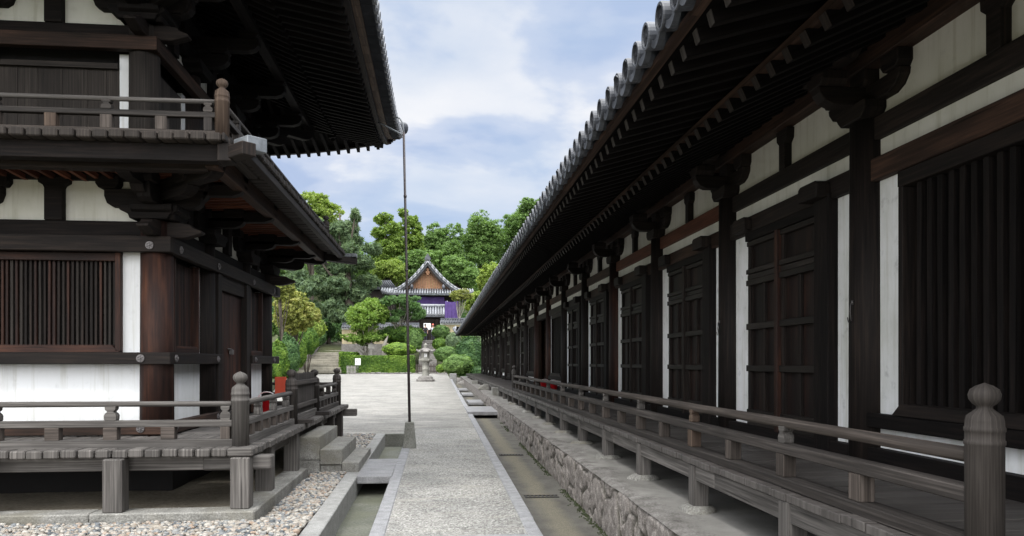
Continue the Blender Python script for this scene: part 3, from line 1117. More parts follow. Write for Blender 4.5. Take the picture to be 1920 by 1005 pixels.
# soffit boards
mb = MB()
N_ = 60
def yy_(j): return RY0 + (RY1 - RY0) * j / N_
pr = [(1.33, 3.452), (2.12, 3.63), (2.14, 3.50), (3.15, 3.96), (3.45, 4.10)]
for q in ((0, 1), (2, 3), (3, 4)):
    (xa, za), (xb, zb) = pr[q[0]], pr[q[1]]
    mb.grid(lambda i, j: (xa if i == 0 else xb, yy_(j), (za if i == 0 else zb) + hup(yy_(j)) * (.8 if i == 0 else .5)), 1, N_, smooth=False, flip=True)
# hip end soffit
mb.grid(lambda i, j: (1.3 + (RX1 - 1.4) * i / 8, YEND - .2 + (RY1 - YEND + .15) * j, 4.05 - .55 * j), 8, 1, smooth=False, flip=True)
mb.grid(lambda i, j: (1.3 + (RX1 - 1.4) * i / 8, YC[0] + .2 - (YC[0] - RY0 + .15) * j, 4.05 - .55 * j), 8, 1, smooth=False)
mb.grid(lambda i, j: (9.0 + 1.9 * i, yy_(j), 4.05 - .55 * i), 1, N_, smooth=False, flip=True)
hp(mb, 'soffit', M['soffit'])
# rafters of the hip end
mb = MB()
for x in np.arange(1.5, 10.6, .215):
    mb.bar((x, YEND, 3.95), (x, RY1 - .12, 3.42 + .2 * max(0, 1 - (x - 1.5) / 3)), .065, .08)
hp(mb, 'end_rafters', M['soffit'])
mb = MB().bar((3.1, YEND, 3.98), (1.42, RY1 - .1, 3.60), .12, .16)
hp(mb, 'hip_rafter', M['dark'])

W2 = (RX1 - RX0) / 2
def roofz(mm, y, x):
    t_ = mm / W2
    return 3.495 + 2.9 * (.72 * t_ + .28 * t_ * t_) + hup(y, x if x < 6 else 12.2 - x)
mb = MB()
def rp(side, s, t_):
    if side == 0:
        y = RY0 + (RY1 - RY0) * s
        mm = W2 * t_
        y = min(max(y, RY0 + mm), RY1 - mm); x = RX0 + mm
    elif side == 1:
        y = RY0 + (RY1 - RY0) * s
        mm = W2 * t_
        y = min(max(y, RY0 + mm), RY1 - mm); x = RX1 - mm
    else:
        x = RX0 + (RX1 - RX0) * s
        mm = W2 * t_
        x = min(max(x, RX0 + mm), RX1 - mm); y = RY1 - mm if side == 2 else RY0 + mm
    return (x, y, roofz(mm, y, x))
for side, fl in ((0, False), (1, True), (2, True), (3, False)):
    nn = 60 if side < 2 else 10
    mb.grid(lambda i, j: rp(side, i / nn, j / 6), nn, 6, smooth=False, flip=not fl)
# cover tile rows on the path side, end tiles with discs; flat eave tiles between
tp = .2535
y = RY0 + .15
kk = 0
while y < RY1 - .1:
    mmx = min(W2, y - RY0, RY1 - y)
    if -1.5 < y:
        if y < 34:
            nseg = 5 if y > 12 else 7
            pts = [(RX0 - .03 + mmx * q / nseg, y, roofz(mmx * q / nseg, y, RX0 + mmx * q / nseg) + .015) for q in range(nseg + 1)]
        else:
            nseg = 3
            pts = [(RX0 - .03 + mmx * q / nseg, y, roofz(mmx * q / nseg, y, RX0 + mmx * q / nseg) + .015) for q in range(nseg + 1)]
        z0 = pts[0][2]
        mb.tube(pts, [.068] * len(pts), 12 if y < 14 else 8, 0, cap=False)
        jx, jz = random.uniform(-.008, .008), random.uniform(-.006, .006)
        # disc end tile: ring and recessed face, tipped a little forward
        zc_ = z0 + .002 + jz
        xo = RX0 - .045 + jx
        nn_ = 22 if y < 12 else (12 if y < 30 else 8)
        mb.rings((xo, y, zc_), (-1, 0, -.06), [(-.14, .066), (-.10, .076), (-.004, .080), (.004, .077), (.004, .062), (-.010, .060)], nn_, 0)
        mb.rings((xo, y, zc_), (-1, 0, -.06), [(-.0098, .0605), (-.008, .050), (-.002, .046), (-.004, .040), (-.004, .014), (.001, .010)], nn_, 1, close=True)
        # eave pan tile with a drooping lip
        if y + tp < RY1:
            ym = y + tp / 2
            zz = roofz(0, ym, RX0) - .035
            n_ = 8
            lip = []
            for q in range(n_ + 1):
                a = -1 + 2 * q / n_
                lip.append((a * (tp / 2 - .015), zz + .055 * a * a - .012))
            for q in range(n_, -1, -1):
                a = -1 + 2 * q / n_
                lip.append((a * (tp / 2 - .015), zz + .055 * a * a - .062 + .02 * a * a))
            mb.prism(lip, (RX0 - .015 + jx, ym), (0, 1), .035, 0)
    y += tp
# ridge and hips
def ridge(pts, r, mi=0):
    mb.tube(pts, [r] * len(pts), 8, mi)
ridge([(6.1, RY0 + W2, 6.5), (6.1, RY1 - W2, 6.5)], .22)
for (xx, yy0, yy1) in ((RX0, RY1, RY1 - W2), (RX1, RY1, RY1 - W2), (RX0, RY0, RY0 + W2), (RX1, RY0, RY0 + W2)):
    pts = []
    for q in range(7):
        t_ = .03 + .97 * q / 6
        x = xx + (6.1 - xx) * t_; yv = yy0 + (yy1 - yy0) * t_
        pts.append((x, yv, roofz(W2 * t_, yv, x) + .08))
    ridge(pts, .13)
roof = hp(mb, 'roof', [M['tile'], M['tiledk']])
# corner end tile, pale
mb = MB()
cz = roofz(0, RY1, RX0) + .12
mb.lathe(RX0 + .02, RY1 - .1, [(.02, cz - .14), (.13, cz - .12), (.16, cz - .02), (.12, cz + .08), (.14, cz + .14), (.05, cz + .26), (.01, cz + .3)], 8)
mb.tube([(RX0 + .25, RY1 - .3, cz + .05), (RX0 - .12, RY1 + .05, cz + .1)], [.10, .12], 10)
hp(mb, 'corner_ornament', M['tilelt'], parent=roof)

# ---------------------------------------------------------------- hall veranda
ver = None
mb = MB()
y = -1.0
while y < 50.5:                                     # floor boards run across the veranda
    wv = random.uniform(.17, .21)
    dz = random.uniform(-.003, .003)
    if y + wv > 19.4 and False: pass
    mb.box(1.93 + random.uniform(-.008, .008), 3.10, y + .002, y + wv - .003, DK - .045 + dz, DK + dz)
    y += wv
ver = hp(mb, 'veranda_floor', M['floor'], .004)
mb = MB(); 
for a in np.arange(-1.0, 50.0, 3.06):
    mb.bar((2.0, a, .765), (2.0, a + 3.055, .765), .10, .12)
hp(mb, 'edge_beam', M['grey'], .005, parent=ver)
ORD = ['nearest', 'second', 'third', 'fourth', 'fifth', 'sixth', 'seventh', 'eighth', 'ninth', 'tenth', 'eleventh', 'twelfth', 'thirteenth']
posty = [5.56 + 1.53 * k for k in range(-3, 10)]
for y in posty:
    mb = MB().box(1.935, 2.055, y - .062, y + .062, pz(y) + .02, .822)
    hp(mb, 'post', M['grey'], .006, parent=ver)
for y in [20.6 + 1.53 * k for k in range(0, 19)]:
    mb = MB().box(1.94, 2.05, y - .055, y + .055, pz(y) + .0, .822)
    hp(mb, 'post', M['grey'], parent=ver)
for y in posty:
    mb = MB()
    b0 = ico(2)[0]
    st = []
    rx, ry = random.uniform(.13, .17), random.uniform(.12, .16)
    v0, f0 = ico(2)
    sd_ = random.uniform(0, 99)
    P = []
    for v in v0:
        k_ = 1 + .18 * noise.noise(Vector(v) * 1.7 + Vector((sd_, 0, 0)))
        P.append((1.99 + v[0] * rx * k_, y + v[1] * ry * k_, pz(y) - .02 + max(-.02, min(v[2] * .09, .058)) * k_ + .002))
    o = raw_mesh('foundation_stone', np.array(P), f0, np.full(len(f0), .5), M['step'])
    k = posty.index(y)
    tag(o, 'low rounded foundation stone under the %s veranda post beyond the near railing post' % ORD[k], 'foundation stone', 'foundation stones under the hall veranda posts')

# railing: bottom rail is the part, everything else hangs from it
RA, RB = 2.62, 19.9
def rail_set(p0, p1, z_b, z_m, z_h, wb, hb, wm, hm, rh, mats, parentfn, bump=0):
    "three rails between two points, returns list"
    out_ = []
    mb = MB().bar((p0[0], p0[1], z_b), (p1[0], p1[1], z_b), wb, hb)
    out_.append(parentfn(mb, 'railing', mats[0], .006))
    mb = MB().bar((p0[0], p0[1], z_m), (p1[0], p1[1], z_m), wm, hm)
    parentfn(mb, 'middle_rail', mats[1], .006, out_[0])
    n_ = max(2, int(math.dist(p0, p1) / 1.0))
    pts = [(p0[0] + (p1[0] - p0[0]) * q / n_, p0[1] + (p1[1] - p0[1]) * q / n_, z_h + random.uniform(-.003, .003)) for q in range(n_ + 1)]
    mb = MB().tube(pts, [rh * random.uniform(.96, 1.04) for _ in pts], 12)
    parentfn(mb, 'handrail', mats[2], 0, out_[0])
    return out_[0]


def hpf(mb, name, mat, bevel=0, parent=None):
    return hp(mb, name, mat, bevel, parent=parent)


rail = rail_set((2.05, RA), (2.05, RB), .90, 1.095, 1.243, .115, .06, .085, .062, .031, [M['greyd'], M['greyd'], M['brownrail']], hpf)
def newel(x, y, z0, z1, r, n=20):
    h = z1 - z0
    k = r / .066
    kz = .72 if False else 1.0
    zt = z1
    prof = [(r, z0), (r, zt - .235 * k), (r * 1.05, zt - .232 * k), (r * 1.05, zt - .218 * k), (r, zt - .215 * k), (r, zt - .185 * k), (r * 1.05, zt - .182 * k), (r * 1.05, zt - .168 * k),
            (r, zt - .165 * k), (r * .99, zt - .145 * k), (r * .92, zt - .125 * k), (r * .60, zt - .108 * k), (r * .42, zt - .098 * k), (r * .42, zt - .088 * k), (r * .62, zt - .080 * k), (r * .80, zt - .062 * k),
            (r * .84, zt - .045 * k), (r * .74, zt - .026 * k), (r * .45, zt - .012 * k), (r * .14, zt - .004 * k), (.002, zt)]
    return MB().lathe(x, y, prof, n)
def baluster(x, y, z0, z1, s=1.0, d=(0, 1)):
    "square-bodied gourd baluster carrying the handrail"
    mb = MB(); h = z1 - z0
    pr_ = [(.038, 0), (.042, .10), (.043, .35), (.036, .50), (.022, .60), (.022, .66), (.036, .76), (.038, 1.0)]
    poly = [(a * s, z0 + b * h) for a, b in pr_] + [(-a * s, z0 + b * h) for a, b in reversed(pr_)]
    mb.prism(poly, (x, y), d, .062 * s)
    return mb
hp(newel(2.05, RA, DK, 1.525, .066, 32), 'newel_post', M['newel'], parent=rail)
hp(newel(2.05, RB, .47, 1.53, .066), 'newel_post', M['grey'], parent=rail)
k = 0
y = RA + .82
while y < RB - .3:
    mat = M['fresh'] if k in (3,) else M['brownrail']
    mb = MB().box(2.01, 2.09, y - .05, y + .05, .93, 1.064)
    hp(mb, 'strut', mat, .004, parent=rail)
    if k % 2 == 1:
        hp(baluster(2.05, y, 1.126, 1.225), 'baluster', M['grey'] if k != 3 else M['fresh'], .003, parent=rail)
    y += .79; k += 1

# stone blocks used as steps beside the far veranda
for k, (px, py, d, w_, hh, lab) in enumerate(((932, 744, 24.0, .30, .26, 'squared grey stone block on the terrace nearest the end of the railing'),
                                      (909, 730, 29.0, .38, .22, 'broken slanting stone block on the terrace, middle one of three'),
                                      (892, 718, 36.0, .36, .16, 'low flat stone block on the terrace, farthest of three'))):
    p = at(px, py, d); zt = pz(p.y)
    mb = MB()
    if k == 1:
        mb.prism([(-w_ * .7, zt), (w_ * .6, zt), (w_ * .5, zt + hh), (-w_ * .1, zt + hh * .95), (-w_ * .6, zt + hh * .4)], (p.x, p.y), (1, 0), .5)
    else:
        mb.box(p.x - w_ / 2, p.x + w_ / 2, p.y, p.y + .5, zt, zt + hh)
    o = mb.build('stone_block', M['step'], bevel=.015, seg=2)
    tag(o, lab, 'stone block', 'stone blocks on the terrace')

# bridge slabs over the right drain
def slab(name, x0, x1, y0, y1, zt, th, lab, grp=None, mat='slab'):
    mb = MB()
    nx, ny = 6, 6
    mb.box(x0, x1, y0, y1, zt - th, zt)
    o = mb.build(name, M[mat], bevel=.012, seg=2)
    return tag(o, lab, 'stone slab', grp)
slab('bridge_slab', .80, 1.70, 19.8, 22.2, g(21) + .05, .10, 'broad grey slab bridging the right drain up to the terrace', None)
for k, (y0, y1, x0, x1, lab) in enumerate(((24.6, 26.4, 1.02, 1.52, 'short stepping slab in the right drain just beyond the broad bridge slab'),
                              (29.6, 31.2, .98, 1.42, 'stepping slab in the right drain, second beyond the bridge slab'),
                              (34.5, 36.2, .98, 1.40, 'stepping slab in the right drain, farthest from the bridge slab'))):
    slab('stepping_slab', x0, x1, y0, y1, min(g(y0), .3 + .002 * y0) + .0, .09, lab, 'stepping slabs in the right drain')
# slab over the left drain
slab('bridge_slab', -1.035, -.585, 9.75, 11.5, g(10.6) + .012, .10, 'worn slab bridging the left drain at the foot of the stone steps')

# faint cast gratings let into the right drain
for y, lab in ((8.9, 'slotted drain grating in the right drain, nearer one'), (12.6, 'slotted drain grating in the right drain, farther one')):
    mb = MB()
    for q in range(8):
        mb.box(1.05 + q * .05, 1.075 + q * .05, y - .06, y + .06, g(y) - .118, g(y) - .112)
    mb.box(1.04, 1.45, y + .061, y + .075, g(y) - .118, g(y) - .110); mb.box(1.04, 1.45, y - .075, y - .061, g(y) - .118, g(y) - .110)
    tag(mb.build('drain_grating', M['iron']), lab, 'grating', 'gratings in the right drain')

# red pails left on the hall veranda
def pail(x, y, z, r, h, lab, grp):
    mb = MB().lathe(x, y, [(r * .78, z), (r, z + h), (r * 1.06, z + h), (r * 1.06, z + h * .94), (r * .98, z + h * .94)], 16)
    t_ = thing('pail', lab, 'bucket', grp, loc=(x, y, z))
    o = mb.build('pail_body', M['redplastic']); o.parent = t_; o.matrix_parent_inverse = par_inv(t_)
    mb = MB().tube([(x + r * math.cos(a), y, z + h * .95 + r * .7 * math.sin(a)) for a in [math.pi * q / 8 for q in range(9)]], [.006] * 9, 5)
    o = mb.build('handle', M['white']); o.parent = t_; o.matrix_parent_inverse = par_inv(t_)
    return t_
pail(2.85, 19.75, DK, .12, .22, 'red bucket on the hall veranda, nearer of two by the open passage', 'red buckets on the hall veranda')
pail(2.95, 18.9, DK, .12, .22, 'red bucket on the hall veranda, beside the window sill', 'red buckets on the hall veranda')
# ================================================================== DRUM TOWER (left)
tower = thing('drum_tower', 'two storeyed dark timber drum tower with white plaster panels and railed verandas on the left', 'drum tower', loc=(-5.3, 11.4, .2))
def tp_(mb, name, mat, bevel=0.0, parent=None, kind=None):
    return hp(mb, name, mat, bevel, parent=parent or tower, kind=kind)

TXC = [-3.17, -5.30, -7.43]
TYC = [8.85, 10.45, 12.40, 13.95]
TZ0 = .785                                   # lower veranda floor
# stone base
mb = MB()
def kerbline(x0, x1, y0, y1, z0, z1, ln, along):
    p = (x0 if along == 'x' else y0); e = (x1 if along == 'x' else y1)
    while p < e - .05:
        l_ = min(ln * random.uniform(.8, 1.2), e - p)
        if along == 'x': mb.box(p + .003, p + l_ - .003, y0, y1, z0, z1)
        else: mb.box(x0, x1, p + .003, p + l_ - .003, z0, z1)
        p += l_
kerbline(-9.0, -1.98, 7.22, 7.48, -.1, .205, 1.5, 'x')
kerbline(-1.98, -1.72, 7.48, 15.0, -.1, .205, 1.6, 'y')
mb.box(-1.99, -1.70, 7.17, 7.46, -.1, .215)
tp_(mb, 'base_kerb', M['step'], .012)
mb = MB(); mb.grid(lambda i, j: (-8.9 + 6.93 * i / 20, 7.46 + 7.5 * j / 20, .17 + .02 * noise.noise(Vector((i * .7, j * .7, 0)))), 20, 20)
tp_(mb, 'base_floor', M['earth'])
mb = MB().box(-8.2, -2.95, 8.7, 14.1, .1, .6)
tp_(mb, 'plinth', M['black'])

# lower columns
for i, x in enumerate(TXC):
    for j, y in enumerate(TYC):
        if (i in (1,) and j in (1, 2)): continue
        if i == 2 and j in (1, 2): continue
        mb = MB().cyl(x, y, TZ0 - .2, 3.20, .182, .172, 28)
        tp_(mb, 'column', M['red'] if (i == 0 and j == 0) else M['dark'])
# walls
XW = TXC[0] + .03
YW = TYC[0] - .03
def wall_box(mb, x0, x1, y0, y1, z0, z1): mb.box(x0, x1, y0, y1, z0, z1)
for i in range(2):
    xa, xb = TXC[i + 1] + .12, TXC[i] - .12
    for bx_ in ((xa, xb, YW, YW + .07, TZ0, 1.60), (xa, xa + .24, YW, YW + .07, 1.70, 2.85), (xb - .24, xb, YW, YW + .07, 1.70, 2.85)):
        tp_(MB().box(*bx_), 'plaster_panel', M['plaster'])
    tp_(MB().box(TXC[i + 1] + .1, TXC[i] - .1, YW, YW + .07, 3.17, 3.66), 'frieze_panel', M['plaster_old_shade'])
for j in (0, 2):
    ya, yb = TYC[j] + .12, TYC[j + 1] - .12
    for bx_ in ((XW - .07, XW, ya, yb, TZ0, 1.60), (XW - .07, XW, ya, ya + .24, 1.70, 2.85), (XW - .07, XW, yb - .24, yb, 1.70, 2.85)):
        tp_(MB().box(*bx_), 'plaster_panel', M['plaster'])
for j in range(3):
    tp_(MB().box(XW - .07, XW, TYC[j] + .1, TYC[j + 1] - .1, 3.17, 3.66), 'frieze_panel', M['plaster_old_shade'])
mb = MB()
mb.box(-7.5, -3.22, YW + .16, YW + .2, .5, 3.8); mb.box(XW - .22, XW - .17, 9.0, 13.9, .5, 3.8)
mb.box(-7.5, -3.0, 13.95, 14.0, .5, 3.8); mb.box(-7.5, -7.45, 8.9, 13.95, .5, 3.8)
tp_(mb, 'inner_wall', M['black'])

# tie beams: (z0, z1, projection from the column line)
def tower_beams(z0, z1, pr, name, mat, over=.0, skip_door=False, bosses=()):
    yf = TYC[0] - pr; xf = TXC[0] + pr
    o = None
    mb = MB().box(-7.9, xf, yf, yf + .10, z0, z1)
    o = tp_(mb, name, mat, .006)
    if skip_door:
        mb = MB().box(xf - .10, xf, yf + .101, TYC[1] + .16, z0, z1)
        o2 = tp_(mb, name, mat, .006)
        mb = MB().box(xf - .10, xf, TYC[2] - .02, TYC[3] + over, z0, z1)
        tp_(mb, name, mat, .006)
    else:
        mb = MB().box(xf - .10, xf, yf + .101, TYC[3] + over, z0, z1)
        tp_(mb, name, mat, .006)
    mb = MB().box(-7.9, xf, TYC[3] + pr - .1, TYC[3] + pr, z0, z1)
    tp_(mb, name, mat, .006)
    return o
tower_beams(1.582, 1.715, .215, 'waist_beam', M['dark'], .45, True)
tower_beams(2.83, 3.005, .225, 'lintel_beam', M['dark'], .50)
tower_beams(.80, .93, .215, 'foot_beam', M['beam'], .2, True)
mb = MB().box(-7.9, TXC[0] + .03, TYC[0] - .09, TYC[0] + .02, 3.006, 3.185); tp_(mb, 'head_beam', M['darker'], .005)
mb = MB().box(TXC[0] - .02, TXC[0] + .09, TYC[0] + .02, TYC[3] + .3, 3.006, 3.185); tp_(mb, 'head_beam', M['darker'], .005)
# carved nosings where the head beams cross at the corner
def nosing(mb, x, y, d, z, s=1.0, ln=.42):
    mb.prism([(0, z), (ln * .55, z - .005), (ln, z + .055 * s), (ln * .98, z + .085 * s), (ln * .75, z + .12 * s), (ln * .7, z + .15 * s), (ln * .4, z + .17 * s), (0, z + .19 * s)], (x, y), d, .13 * s)
mb = MB(); nosing(mb, TXC[0] + .10, TYC[0] - .03, (1, 0), 3.01); nosing(mb, TXC[0] + .03, TYC[0] - .10, (0, -1), 3.01)
tp_(mb, 'beam_nosing', M['dark'], .008)
for j in (3,):
    mb = MB(); nosing(mb, TXC[0] + .03, TYC[j] + .10, (0, 1), 3.01); nosing(mb, TXC[0] + .1, TYC[j], (1, 0), 3.01, 1, .5)
    tp_(mb, 'beam_nosing', M['dark'], .008)

# iron bosses covering the nail heads
def boss(x, y, z, d, r=.045):
    "flower-shaped boss facing direction d"
    mb = MB()
    nx, ny = d
    mb.tube([(x, y, z), (x + nx * .012, y + ny * .012, z)], [r, r * .95], 18)
    mb.tube([(x + nx * .010, y + ny * .010, z), (x + nx * .030, y + ny * .030, z)], [r * .32, r * .2], 10)
    for k in range(6):
        a = k * math.pi / 3 + .5
        ox, oz = math.cos(a) * r * .62, math.sin(a) * r * .62
        px_, py_ = x + (ox if ny else 0), y + (ox if nx else 0)
        mb.tube([(px_ + nx * .010, py_ + ny * .010, z + oz), (px_ + nx * .020, py_ + ny * .020, z + oz)], [r * .26, r * .12], 8)
    return mb
yf = TYC[0] - .215 - .001; xf = TXC[0] + .215 + .001
for (x, y, z, d) in ((-3.27, yf, 1.648, (0, -1)), (-3.27, yf, .868, (0, -1)), (-3.17, yf - .01, 2.90, (0, -1)), (-5.30, yf, 1.648, (0, -1)),
                     (xf, 8.82, 1.648, (1, 0)), (xf, 10.45, 1.648, (1, 0)), (xf, 12.55, 1.648, (1, 0)), (xf, 8.82, .868, (1, 0)), (xf, 10.45, .868, (1, 0)),
                     (xf + .01, 8.95, 2.90, (1, 0)), (xf + .01, 10.45, 2.90, (1, 0)), (xf + .01, 12.4, 2.90, (1, 0)), (xf + .01, 13.9, 2.90, (1, 0)), (xf, 13.95, 1.648, (1, 0))):
    tp_(boss(x, y, z, d), 'boss', M['boss'])

# front lattice windows
for i in range(2):
    a, b_ = TXC[i + 1] + .36, TXC[i] - .36
    mb = MB()
    yw = YW - .035
    mb.prism([(a, 1.716), (b_, 1.716), (b_ - .10, 1.80), (a + .10, 1.80)], (0, yw + .03), (1, 0), .14)
    mb.box(a, a + .055, yw - .04, yw + .1, 1.73, 2.83); mb.box(b_ - .055, b_, yw - .04, yw + .1, 1.73, 2.83)
    mb.box(a + .055, b_ - .055, yw - .03, yw + .1, 2.74, 2.828)
    w_o = tp_(mb, 'lattice_window', M['red'], .004)
    mb = MB()
    x = a + .085
    while x < b_ - .06:
        mb.bar((x, yw + .04 + random.uniform(-.004, .004), 1.79), (x, yw + .04, 2.76), .024 * random.uniform(.85, 1.15), .035, (0, 1, 0), random.choice((0, 0, 1, 1, 2)))
        x += .0495
    mb.box(a, b_, yw + .102, yw + .11, 1.72, 2.83, 3)
    tp_(mb, 'lattice_bars', [M['red'], M['dark'], M['board'], M['black']], parent=w_o)
# side lattice windows
for j in (0, 2):
    a, b_ = TYC[j] + .26, TYC[j + 1] - .42
    if j == 2: a = TYC[j] + .3; b_ = TYC[j + 1] - .4
    xw = XW + .035
    mb = MB()
    mb.prism([(a, 1.716), (b_, 1.716), (b_ - .09, 1.80), (a + .09, 1.80)], (xw - .03, 0), (0, 1), .14)
    mb.box(xw - .1, xw + .04, a, a + .055, 1.73, 2.83); mb.box(xw - .1, xw + .04, b_ - .055, b_, 1.73, 2.83)
    w_o = tp_(mb, 'lattice_window', M['red'], .004)
    mb = MB(); y = a + .085
    while y < b_ - .06:
        mb.bar((xw - .04, y, 1.79), (xw - .04, y, 2.80), .024, .035, (0, 1, 0), random.choice((0, 0, 1)))
        y += .0495
    mb.box(xw - .11, xw - .102, a, b_, 1.72, 2.83, 2)
    tp_(mb, 'lattice_bars', [M['red'], M['dark'], M['black']], parent=w_o)
# door between the two middle columns
ya, yb = TYC[1], TYC[2]
mb = MB()
mb.box(XW - .05, XW + .16, ya + .12, ya + .30, TZ0, 2.83)
mb.box(XW - .05, XW + .16, yb - .30, yb - .12, TZ0, 2.83)
mb.box(XW - .05, XW + .13, ya + .30, yb - .30, 2.62, 2.83)
mb.box(XW - .05, XW + .16, ya + .30, yb - .30, TZ0, .90)
df = tp_(mb, 'door_frame', M['dark'], .005)
ym = (ya + yb) / 2
for (a, b_) in ((ya + .305, ym - .004), (ym + .004, yb - .305)):
    mb = MB(); n_ = 3
    for q in range(n_):
        mb.box(XW + .02, XW + .07, a + (b_ - a) * q / n_ + .002, a + (b_ - a) * (q + 1) / n_ - .002, .91, 2.61)
    dl = tp_(mb, 'door_leaf', M['red'], .003, parent=df)
mb = MB()
mb.tube([(XW + .075, ym - .10, 1.80), (XW + .11, ym - .06, 1.80), (XW + .11, ym + .06, 1.78), (XW + .075, ym + .10, 1.78)], [.012] * 4, 8)
mb.box(XW + .08, XW + .13, ym - .04, ym + .05, 1.72, 1.79)
tp_(mb, 'padlock', M['boss'], .004, parent=df)

# brackets of the lower storey
def tbracket(mb, x, y, d, z0=3.19, k=1.0, t=.20):
    mb.prism([(-.20, z0), (.20, z0), (.22, z0 + .05), (.30, z0 + .09), (.31, z0 + .10), (.31, z0 + .155), (-.31, z0 + .155), (-.31, z0 + .10), (-.30, z0 + .09), (-.22, z0 + .05)], (x, y), d, .44)
    zt = z0 + .153
    mb.prism([(-.44, zt), (.44, zt), (.50, zt + .04), (.53, zt + .12), (.53, zt + .20), (-.53, zt + .20), (-.53, zt + .12), (-.50, zt + .04)], (x, y), d, .15)
    for q in (-.48, 0, .48):
        mb.prism([(-.09, zt + .20), (.09, zt + .20), (.125, zt + .25), (.125, zt + .34), (-.125, zt + .34), (-.125, zt + .25)], (x + d[0] * q, y + d[1] * q), d, .24)
def tarm(mb, x, y, d, z, ln, t=.14, h=.17):
    "arm reaching outwards with a curved nose and a bearing block"
    mb.prism([(-.1, z), (ln - .14, z), (ln - .05, z + .03), (ln, z + .09), (ln, z + h), (-.1, z + h)], (x, y), d, t)
    mb.prism([(ln - .22, z + h), (ln - .04, z + h), (ln, z + h + .04), (ln, z + h + .11), (ln - .26, z + h + .11), (ln - .26, z + h + .04)], (x, y), d, .22)
for i in range(3):
    mb = MB(); tbracket(mb, TXC[i], TYC[0] - .04, (1, 0))
    tarm(mb, TXC[i], TYC[0], (0, -1), 3.40, .60, h=.14); tarm(mb, TXC[i], TYC[0], (0, -1), 3.50, .98, h=.13)
    if i == 0:
        tbracket(mb, TXC[0] + .04, TYC[0], (0, 1))
        tarm(mb, TXC[0], TYC[0], (1, 0), 3.42, .58, h=.13); tarm(mb, TXC[0], TYC[0], (1, 0), 3.50, .98, h=.13)
        tarm(mb, TXC[0], TYC[0], (.7071, -.7071), 3.40, .82, .14, .14); tarm(mb, TXC[0], TYC[0], (.7071, -.7071), 3.50, 1.35, .14, .13)
    tp_(mb, 'bracket', M['darker'], .006)
for j in (1, 2, 3):
    mb = MB(); tbracket(mb, TXC[0] + .04, TYC[j], (0, 1))
    tarm(mb, TXC[0], TYC[j], (1, 0), 3.42, .58, h=.13); tarm(mb, TXC[0], TYC[j], (1, 0), 3.50, .98, h=.13)
    if j == 3:
        tarm(mb, TXC[0], TYC[j], (.7071, .7071), 3.34, .85, .16); tarm(mb, TXC[0], TYC[j], (.7071, .7071), 3.50, 1.35, .16)
        tarm(mb, TXC[0], TYC[j], (0, 1), 3.34, .62); tarm(mb, TXC[0], TYC[j], (0, 1), 3.50, .98)
    tp_(mb, 'bracket', M['darker'], .006)
def fstrut(x, y, d, z0, z1):
    return MB().prism([(-.095, z0), (.095, z0), (.095, z1 - .12), (.11, z1 - .09), (.16, z1 - .06), (.165, z1), (-.165, z1), (-.16, z1 - .06), (-.11, z1 - .09), (-.095, z1 - .12)], (x, y), d, .12)
for i in range(2):
    tp_(fstrut((TXC[i] + TXC[i + 1]) / 2, YW - .03, (1, 0), 3.184, 3.66), 'frieze_strut', M['darker'], .004)
for j in range(3):
    tp_(fstrut(XW + .03, (TYC[j] + TYC[j + 1]) / 2, (0, 1), 3.184, 3.66), 'frieze_strut', M['darker'], .004)
# wall plates and the purlin under the balcony
mb = MB().box(-8.3, TXC[0] + .09, TYC[0] - .09, TYC[0] + .07, 3.64, 3.75); tp_(mb, 'wall_plate', M['darker'])
mb = MB().box(TXC[0] - .07, TXC[0] + .09, TYC[0] + .08, TYC[3] + .6, 3.64, 3.75); tp_(mb, 'wall_plate', M['darker'])
BX, BY0, BY1 = -1.84, 7.46, 15.30              # balcony edges
mb = MB().box(-8.6, -2.32, 7.86, 8.0, 3.55, 3.74); tp_(mb, 'balcony_purlin', M['dark'], .006)
mb = MB().box(-2.32, -2.19, 7.76, BY1 - .1, 3.56, 3.735); tp_(mb, 'balcony_purlin', M['beam'], .006)
mb = MB().box(-8.6, -2.19, 14.72, 14.85, 3.56, 3.735); tp_(mb, 'balcony_purlin', M['dark'], .006)
mb = MB()
x = -8.4
while x < -3.2:                                  # ceiling battens under the balcony
    mb.bar((x, 7.9, 3.70), (x, 8.85, 3.66), .045, .05); x += .16
y = 8.0
while y < 14.6:
    mb.bar((-3.1, y, 3.66), (-2.25, y, 3.70), .045, .05); y += .16
tp_(mb, 'ceiling_battens', M['rust'])
mb = MB().box(-8.6, -2.25, 7.8, 14.8, 3.728, 3.738)
tp_(mb, 'balcony_ceiling', M['rust'])

# deck floors: boards with their ends showing at the edge
def deck(name, x_in, x_e, y_f, y_in, y_b, z, th, mat, wv=.150, gap=.016, far=True, cut=0.0):
    mb = MB()
    x = x_e - .24 - wv
    mb2 = None
    while x > -8.7:
        q = random.uniform(-.012, .012); dz = random.uniform(-.005, .005)
        mb.box(x + gap / 2, x + wv - gap / 2, y_f + q, y_in, z - th + dz, z + dz)
        x -= wv
    y = y_f
    while y < y_b - .02:
        w2 = min(wv * random.uniform(.92, 1.08), y_b - y)
        q = random.uniform(-.008, .008); dz = random.uniform(-.004, .004)
        x0 = x_e - .24 if y < y_in - .02 else x_in
        if y < y_in - .02 and y + w2 > y_in: x0 = x_e - .24
        xc = x_e - (.2 if y < y_f + cut else 0)
        mb.box(x0, xc + q, y + gap / 2, y + w2 - gap / 2, z - th + dz, z + dz)
        y += w2
    if far:
        x = x_in
        while x > -8.7:
            mb.box(x - wv + gap / 2, x - gap / 2, y_b - 1.2, y_b, z - th, z)
            x -= wv
    return tp_(mb, name, mat, .012)
dk = deck('veranda_floor', -3.0, -1.745, 7.30, 8.85, 15.0, TZ0, .078, M['grey'])
